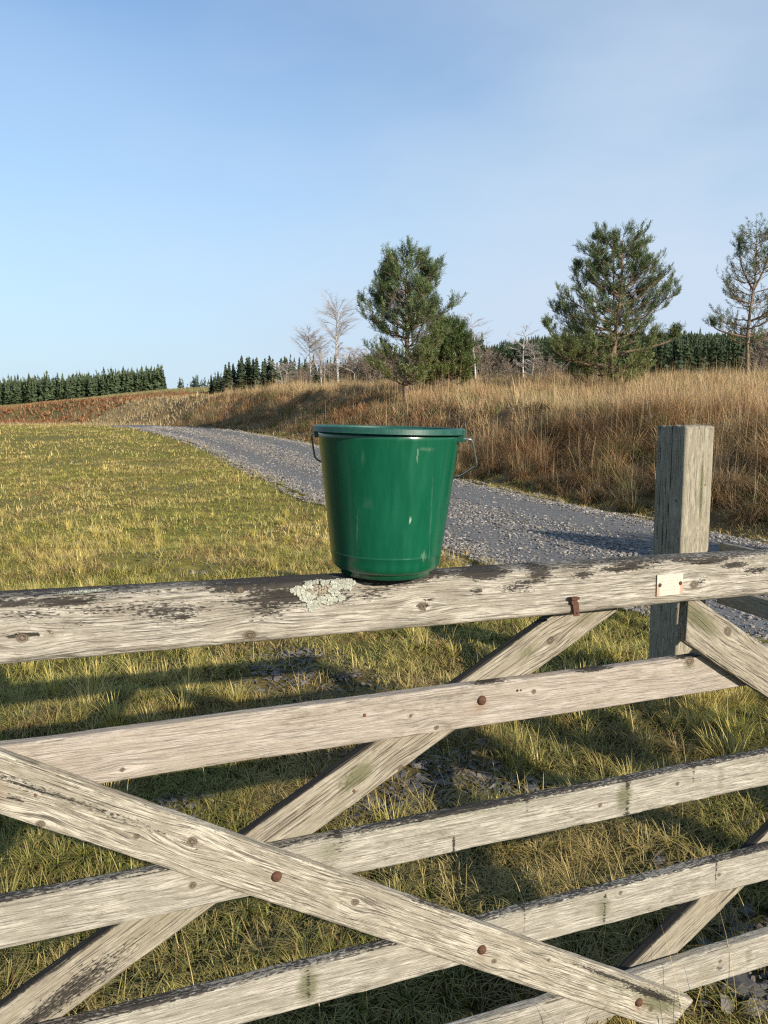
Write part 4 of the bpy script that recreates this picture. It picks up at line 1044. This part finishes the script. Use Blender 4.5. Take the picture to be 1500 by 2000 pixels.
def bracket():
    # bent rusty strap: stem, hooked head over a nail, hole in the foot
    br = empty('latch_bracket', (.427, -.0455, 1.188)); br.parent = gate; br['label'] = 'small bent rusty iron strap nailed to the top rail'
    V1, F1 = box_np(.004, -.004, .014, .0155, .0035, .030); V2, F2 = box_np(0, -.0065, .034, .015, .004, .016); V3, F3 = box_np(-.001, -.010, .041, .019, .011, .006)
    V = np.concatenate([V1, V2, V3]); F = np.concatenate([F1, F2 + 8, F3 + 16])
    V = V + rg(3).normal(0, .0004, V.shape); V[:, 0] -= (V[:, 2] - .02) * .12
    mesh_np('strap', V, F, M_rust, br)
    d = dome('rivet_hole', 0, 0, 0, .0032, .0012, M_hole, 70); d.parent = br; d.location = (.0055, -.0058, .006)
bracket()
# lichen rosettes
def lichen(name, s, z, rs, rz, n, seed, hole, label, top=False, par=None):
    r = rg(seed); V, F, C = [], [], []
    for i in range(n):
        a = r.uniform(0, 6.28); k = math.sqrt(r.uniform(0, 1)); w = 1 + .18 * math.sin(a * 5 + seed) + .12 * math.sin(a * 9)
        px_, pz = rs * k * math.cos(a) * w, rz * k * math.sin(a) * w
        inner = k < hole
        l = r.uniform(.0035, .0075) * (.6 if inner else 1); wd = l * r.uniform(.5, .9); lift = r.uniform(.0005, .0016) * (.4 if inner else 1)
        d = a + r.normal(0, .9); ca, sa = math.cos(d), math.sin(d); b = len(V)
        for (x, y, h) in ((-.5, 0, 0), (-.1, -.5, .6), (-.1, .5, .6), (.5, -.35, 1.3), (.62, .05, .8), (.5, .4, 1.4)):
            V.append((px_ + (x * l * ca - y * wd * sa), h * lift + .0006, pz + (x * l * sa + y * wd * ca)))
        F += [[b, b + 1, b + 2], [b + 1, b + 3, b + 4], [b + 1, b + 4, b + 2], [b + 2, b + 4, b + 5]]
        c = np.array([.34, .35, .29]) * r.uniform(.7, 1.25) if not inner or r.uniform() < .25 else np.array([.24, .20, .15]) * r.uniform(.6, 1.3)
        C += [c] * 6
    V = np.array(V)
    if top: W = np.stack([V[:, 0], V[:, 2], V[:, 1]], -1)
    else:
        # drape over the rounded arris: above the edge the patch folds back over the top
        zmax = top_z(s) - z; over = np.clip(V[:, 2] - zmax, 0, 1)
        W = np.stack([V[:, 0], -V[:, 1] + over * .9, np.minimum(V[:, 2], zmax) + V[:, 1] * (over > 0)], -1)
        W[:, 1] += np.where(over > 0, V[:, 1], 0)
    o = mesh_np(name, W, np.array(F), M_lichen, par or gate, col=np.array(C)); 
    if label: o['label'] = label
    return o
def top_z(s): return 1.266 - (s - SL) / (SR - SL) * .034 + (.122 - .024 * (s - SL) / (SR - SL)) * .5 - .002
a = lichen('lichen', -.148, 1.288, .046, .030, 900, 5, .50, 'large pale grey lichen rosette with brown centre left of the bucket'); a.location = (-.148, -.0462, 1.288)
a = lichen('lichen', -.093, 1.300, .014, .012, 160, 8, .15, 'small greenish lichen tuft beside the large rosette'); a.location = (-.093, -.0462, 1.300)
a = lichen('lichen', -.575, 1.3, .040, .014, 420, 9, .0, 'pale lichen crust on top of the top rail near the left edge', top=True); a.location = (-.575, -.030, top_z(-.575) + .002)

# ------------------------------------------------------------------ bucket
def bucket():
    t = empty('bucket', (.003, 1.493, 1.3085), R(4)); tag(t, 'scuffed dark green plastic bucket with a wire handle standing on the top rail', 'bucket')
    t.rotation_euler = (R(0.6), R(1.7), R(-14))
    z1 = .288
    def rad(z): return .1125 + (z - .045) / (z1 - .045) * (.1425 - .1125)
    prof = [(.0005, .010), (.086, .010), (.0885, .001), (.0925, .001), (.0935, .009), (.096, .0110), (.1015, .0128), (.1062, .0168), (.1092, .0225), (.1106, .030), (rad(.0445) , .0445), (rad(.0450) + .00035, .0450), (rad(.0456), .0456)]
    prof += [(rad(z), z) for z in np.linspace(.05, z1, 14)]
    prof += [(rad(z1) - .0022, z1)] + [(rad(z) - .0022, z) for z in np.linspace(z1 - .01, .04, 12)] + [(.105, .024), (.09, .015), (.0005, .015)]
    V, F = lathe(prof, 128); mesh_np('body', V, F, M_green, t, smooth=True).rotation_euler = (0, 0, R(14))
    # rolled rim: lip turned outwards and down
    ro = .1515
    pr = [(rad(z1) - .0030, z1 - .004), (rad(z1) - .0026, z1 + .004), (rad(z1) + .0005, z1 + .0052), (ro - .003, z1 + .0052), (ro, z1 + .0032), (ro + .0008, z1 - .0062), (ro - .0015, z1 - .0066), (ro - .0022, z1 + .001), (rad(z1) + .002, z1 + .0015), (rad(z1) + .0004, z1 - .004)]
    V, F = lathe(pr, 128); rim = mesh_np('rim', V, F, M_rim, t, smooth=False)
    # lugs at both ends of the handle axis, a boxy drop below the lip
    for sgn in (-1, 1):
        V1, F1 = box_np(sgn * .1475, 0, z1 - .0085, .0075, .040, .024); V2, F2 = box_np(sgn * .1435, .0185, z1 - .0085, .009, .003, .0238); V3, F3 = box_np(sgn * .1435, -.0185, z1 - .0085, .009, .003, .0238)
        taper = V1[:, 2] < z1 - .01; V1[taper, 1] *= .8
        V = np.concatenate([V1, V2, V3]); F = np.concatenate([F1, F2 + 8, F3 + 16]); V = V @ np.array([[1, 0, 0], [0, 1, 0], [0, 0, 1.]])
        mesh_np('lug', V, F, M_rim, t)
    # bail: straight wire hanging behind, kinked where it leaves each lug
    zc = z1 - .014
    half = [(.148, 0, zc), (.163, .001, zc), (.1655, .005, zc - .003), (.1715, .044, zc - .049), (.1690, .054, zc - .056), (.130, .11, zc - .082), (.07, .15, zc - .100), (0, .165, zc - .107)]
    pts = half + [(-x, y, z) for x, y, z in half[-2::-1]]
    pts = np.array(pts)
    # smooth resample
    d = np.concatenate([[0], np.cumsum(np.linalg.norm(np.diff(pts, axis=0), axis=1))]); q = np.linspace(0, d[-1], 170)
    P = np.stack([np.interp(q, d, pts[:, i]) for i in range(3)], -1)
    for _ in range(2): P[1:-1] = (P[:-2] + 2 * P[1:-1] + P[2:]) / 4
    V, F = tubes([(P, np.full(len(P), .0021))], 10); mesh_np('handle', V, F, M_wire, t, smooth=True)
    return t
bucket()

# ------------------------------------------------------------------ gatepost and side fence
def squared_post(name, loc, rz, w, h, seed, mat, label, cat='post', tiltx=0.0, rnd=.012):
    t = empty(name, loc, rz)
    if label: tag(t, label, cat)
    r = rg(seed)
    n = 26; per = []
    # perimeter of a rounded square
    hw = w / 2
    for side in range(4):
        for i in range(n):
            a = -1 + 2 * (i + .5) / n; x, y = a * (hw - rnd), -hw
            c, s = math.cos(side * math.pi / 2), math.sin(side * math.pi / 2); per.append((x * c - y * s, x * s + y * c, side))
        for i in range(1, 4):
            g = -math.pi / 2 + math.pi / 2 * i / 4; x, y = (hw - rnd) + rnd * math.cos(g), -(hw - rnd) + rnd * math.sin(g)
            c, s = math.cos(side * math.pi / 2), math.sin(side * math.pi / 2); per.append((x * c - y * s, x * s + y * c, side))
    per = np.array(per); m = len(per); z = np.concatenate([np.linspace(-.35, h, 190)]); nz_ = len(z)
    Zz = np.repeat(z[:, None], m, 1); X = np.repeat(per[None, :, 0], nz_, 0); Y = np.repeat(per[None, :, 1], nz_, 0)
    arc = np.arange(m) / m * 4 * w
    A_ = np.repeat(arc[None], nz_, 0)
    # vertical shakes
    cr = np.zeros_like(A_)
    for k in range(5):
        c0 = r.uniform(0, 4 * w); zc = r.uniform(.4, h); ll = r.uniform(.3, .9)
        cr = np.maximum(cr, np.exp(-((A_ - c0 - .01 * np.sin(Zz * 5 + k)) / .0035) ** 2) * np.clip(1.2 - np.abs(Zz - zc) / ll, 0, 1))
    off = (fbm(A_ * 30, Zz * 2, 0, seed, 3) - .5) * .004 - cr * .006
    nx, ny = X / np.maximum(np.hypot(X, Y), 1e-6), Y / np.maximum(np.hypot(X, Y), 1e-6)
    X = X + nx * off; Y = Y + ny * off
    top = Zz > h - .004
    Zz = Zz + np.where(top, (fbm(X * 40, Y * 40, 0, seed + 2, 3) - .5) * .028, 0)
    V = np.stack([X, Y, Zz], -1).reshape(-1, 3)
    dk = np.full_like(A_, -.12) + sstep(h - .06, h, Zz) * .75 * fbm(A_ * 25, Zz * 12, 0, seed + 4, 3) * 1.2 + cr * 1.1
    dk = dk + .75 * np.exp(-((A_ - 3.70 * w) / .016) ** 2) * 0
    kn = np.zeros_like(A_); gv = A_ + (fbm(Zz * 1.1, A_ * .5, 0, seed + 7, 2) - .5) * .05
    for k in range(12):
        ka, kz, kr = r.uniform(0, 4 * w), r.uniform(.15, h - .08), r.uniform(.006, .011)
        dv = A_ - ka; du_ = Zz - kz; gv = gv - .7 * dv * np.exp(-((du_ / 1.9) ** 2 + dv ** 2) / (2 * (kr * 2.4) ** 2))
        kn = np.maximum(kn, np.clip(1.3 - np.hypot(dv, du_) / kr * .9, 0, 1))
    gn = .25 * np.ones_like(A_)
    for (ff, zc, wd, hg, am) in ((.55, h - .36, .016, .22, 1.0), (.75, h - .25, .012, .3, .6)):
        gn = np.maximum(gn, am * np.exp(-((A_ - ff * w) / wd) ** 2 - ((Zz - zc) / hg) ** 2)); dk = np.maximum(dk, .55 * am * np.exp(-((A_ - ff * w) / (wd * .5)) ** 2 - ((Zz - zc) / hg) ** 2))
    wg = np.stack([Zz + seed, gv, 0 * gv], -1).reshape(-1, 3); wm = np.stack([dk, gn, kn, np.ones_like(dk)], -1).reshape(-1, 4)
    i = np.arange(nz_ - 1)[:, None] * m; j = np.arange(m)[None]; j2 = (j + 1) % m
    F = [np.stack([i + j, i + j2, i + m + j2, i + m + j], -1).reshape(-1, 4)]
    # top: rings towards the centre with weathered end grain
    ring0 = (nz_ - 1) * m; Vr, wgr, wmr = [], [], []; b = len(V); prev = np.arange(m) + ring0
    for k in (.93, .7, .45, .2):
        x, y = per[:, 0] * k, per[:, 1] * k
        Vr.append(np.stack([x, y, h + .004 + (fbm(x * 45, y * 45, 0, seed + 11, 3) - .5) * .030], -1)); wgr.append(np.stack([x * 30, y * 6, y], -1)); wmr.append(np.tile([.30, .3, 0, 1], (m, 1)))
        cur = np.arange(m) + b; F.append(np.stack([prev, np.roll(prev, -1), np.roll(cur, -1), cur], -1)); prev = cur; b += m
    V = np.concatenate([V] + Vr + [np.array([[0, 0, h + .004]])]); wg = np.concatenate([wg] + wgr + [[[0, 0, 0]]]); wm = np.concatenate([wm] + wmr + [[[.3, .3, 0, 1]]])
    F.append(np.stack([prev, np.roll(prev, -1), np.full(m, b)], -1))
    o = mesh_np('shaft', V, F, mat, t, smooth=True, extra={'wg': ('FLOAT_VECTOR', wg), 'wm': ('FLOAT_COLOR', wm)})
    return t
PW = .212; ph = R(23.7)
ncx, ncy = .4043 * 4.0, 4.0
pcx = ncx + PW / 2 * math.cos(ph) - PW / 2 * math.sin(ph); pcy = ncy + PW / 2 * math.sin(ph) + PW / 2 * math.cos(ph)
pz = float(height(pcx, pcy, False))
squared_post('gatepost', (pcx, pcy, pz), ph, PW, 1.605 - pz, 14, M_wood_post, 'stout square weathered gatepost with a ragged top, behind the gate')
# rails leading from the post towards the viewer's side, and the post that carries their far end
fence = empty('post_and_rail_fence', (1.88, 4.07, 0.0), math.atan2(-2.3, .60))
tag(fence, 'dark low wooden rail fence leading away from the right side of the stout gatepost', 'fence')
for k, zc in enumerate((.915, .675, .43)):
    board('rail', fence, (0.0, zc), (2.42, zc), .10, .10, .04, .02, M_wood_brown, 20 + k, topdark=.1, greenall=.35, du=.02, step=.01)
fp = squared_post('post', (0, 0, 0), 0, .15, 1.25, 24, M_wood_post, None); fp.parent = fence; fp.location = (2.50, .1, 0)

# ------------------------------------------------------------------ standing stalks and bare saplings on the bank
def stalk(px, Y, h, seed, label):
    r = rg(seed); t = None
    u = np.linspace(0, 1, 8); pts = np.stack([.06 * h * np.sin(u * 3 + seed), .02 * u, h * u], -1)
    br = [(pts, .010 * (1 - .7 * u) + .003)]
    for k in range(9):
        f = r.uniform(.35, .95); p = pts[int(f * 7)]; a = r.uniform(0, 6.28); v = np.linspace(0, 1, 3); l = r.uniform(.08, .22)
        br.append((p + np.array([math.cos(a), math.sin(a), .9])[None] * (l * v)[:, None], .004 * (1 - .5 * v)))
    V, F = tubes(br, 4); o = mesh_np('dead_stalk', V, F, M_scrub); o.location = at(latpx(px), Y); tag(o, label, 'plant'); return o
stalk(1268, 15.5, 1.0, 1, 'dark dead stalk standing in the moor grass between the broad pine and the gatepost')
# guessed bush, added out of view to cast the shadow on the near track
def shadow_bush(loc, seed):
    r = rg(seed); n = 9000; t = empty('added_shadow_bush', loc); tag(t, 'dense dark bush added unseen outside the right edge to cast the shadow on the track', 'bush')
    th = r.uniform(0, 6.28, n); ph_ = np.arccos(r.uniform(0, 1, n)); rad = r.uniform(.5, 1, n) ** .5 * (1 + .25 * np.sin(th * 3) * np.sin(ph_ * 2))
    P = np.stack([.95 * rad * np.sin(ph_) * np.cos(th), 1.0 * rad * np.sin(ph_) * np.sin(th), 1.75 * rad * np.cos(ph_)], -1)
    c = np.array([.05, .07, .025]) * r.uniform(.6, 1.4, (n, 1))
    blades('foliage', P, th, np.full(n, .22), np.full(n, .05), r.uniform(0, 1, n), r.uniform(0, 1, n), c, 2, M_needle, parent=t)
    V, F = tubes([([[0, 0, -.1], [.1 * i, .05 * (i - 2), .6], [.25 * (i - 2), .2 * (i % 2) - .1, 1.2]], [.04, .03, .01]) for i in range(5)], 5); mesh_np('stem', V, F, M_scrub, t)
gx, gy = 5.9, 5.6
shadow_bush((gx, gy, float(height(gx, gy))), 5)
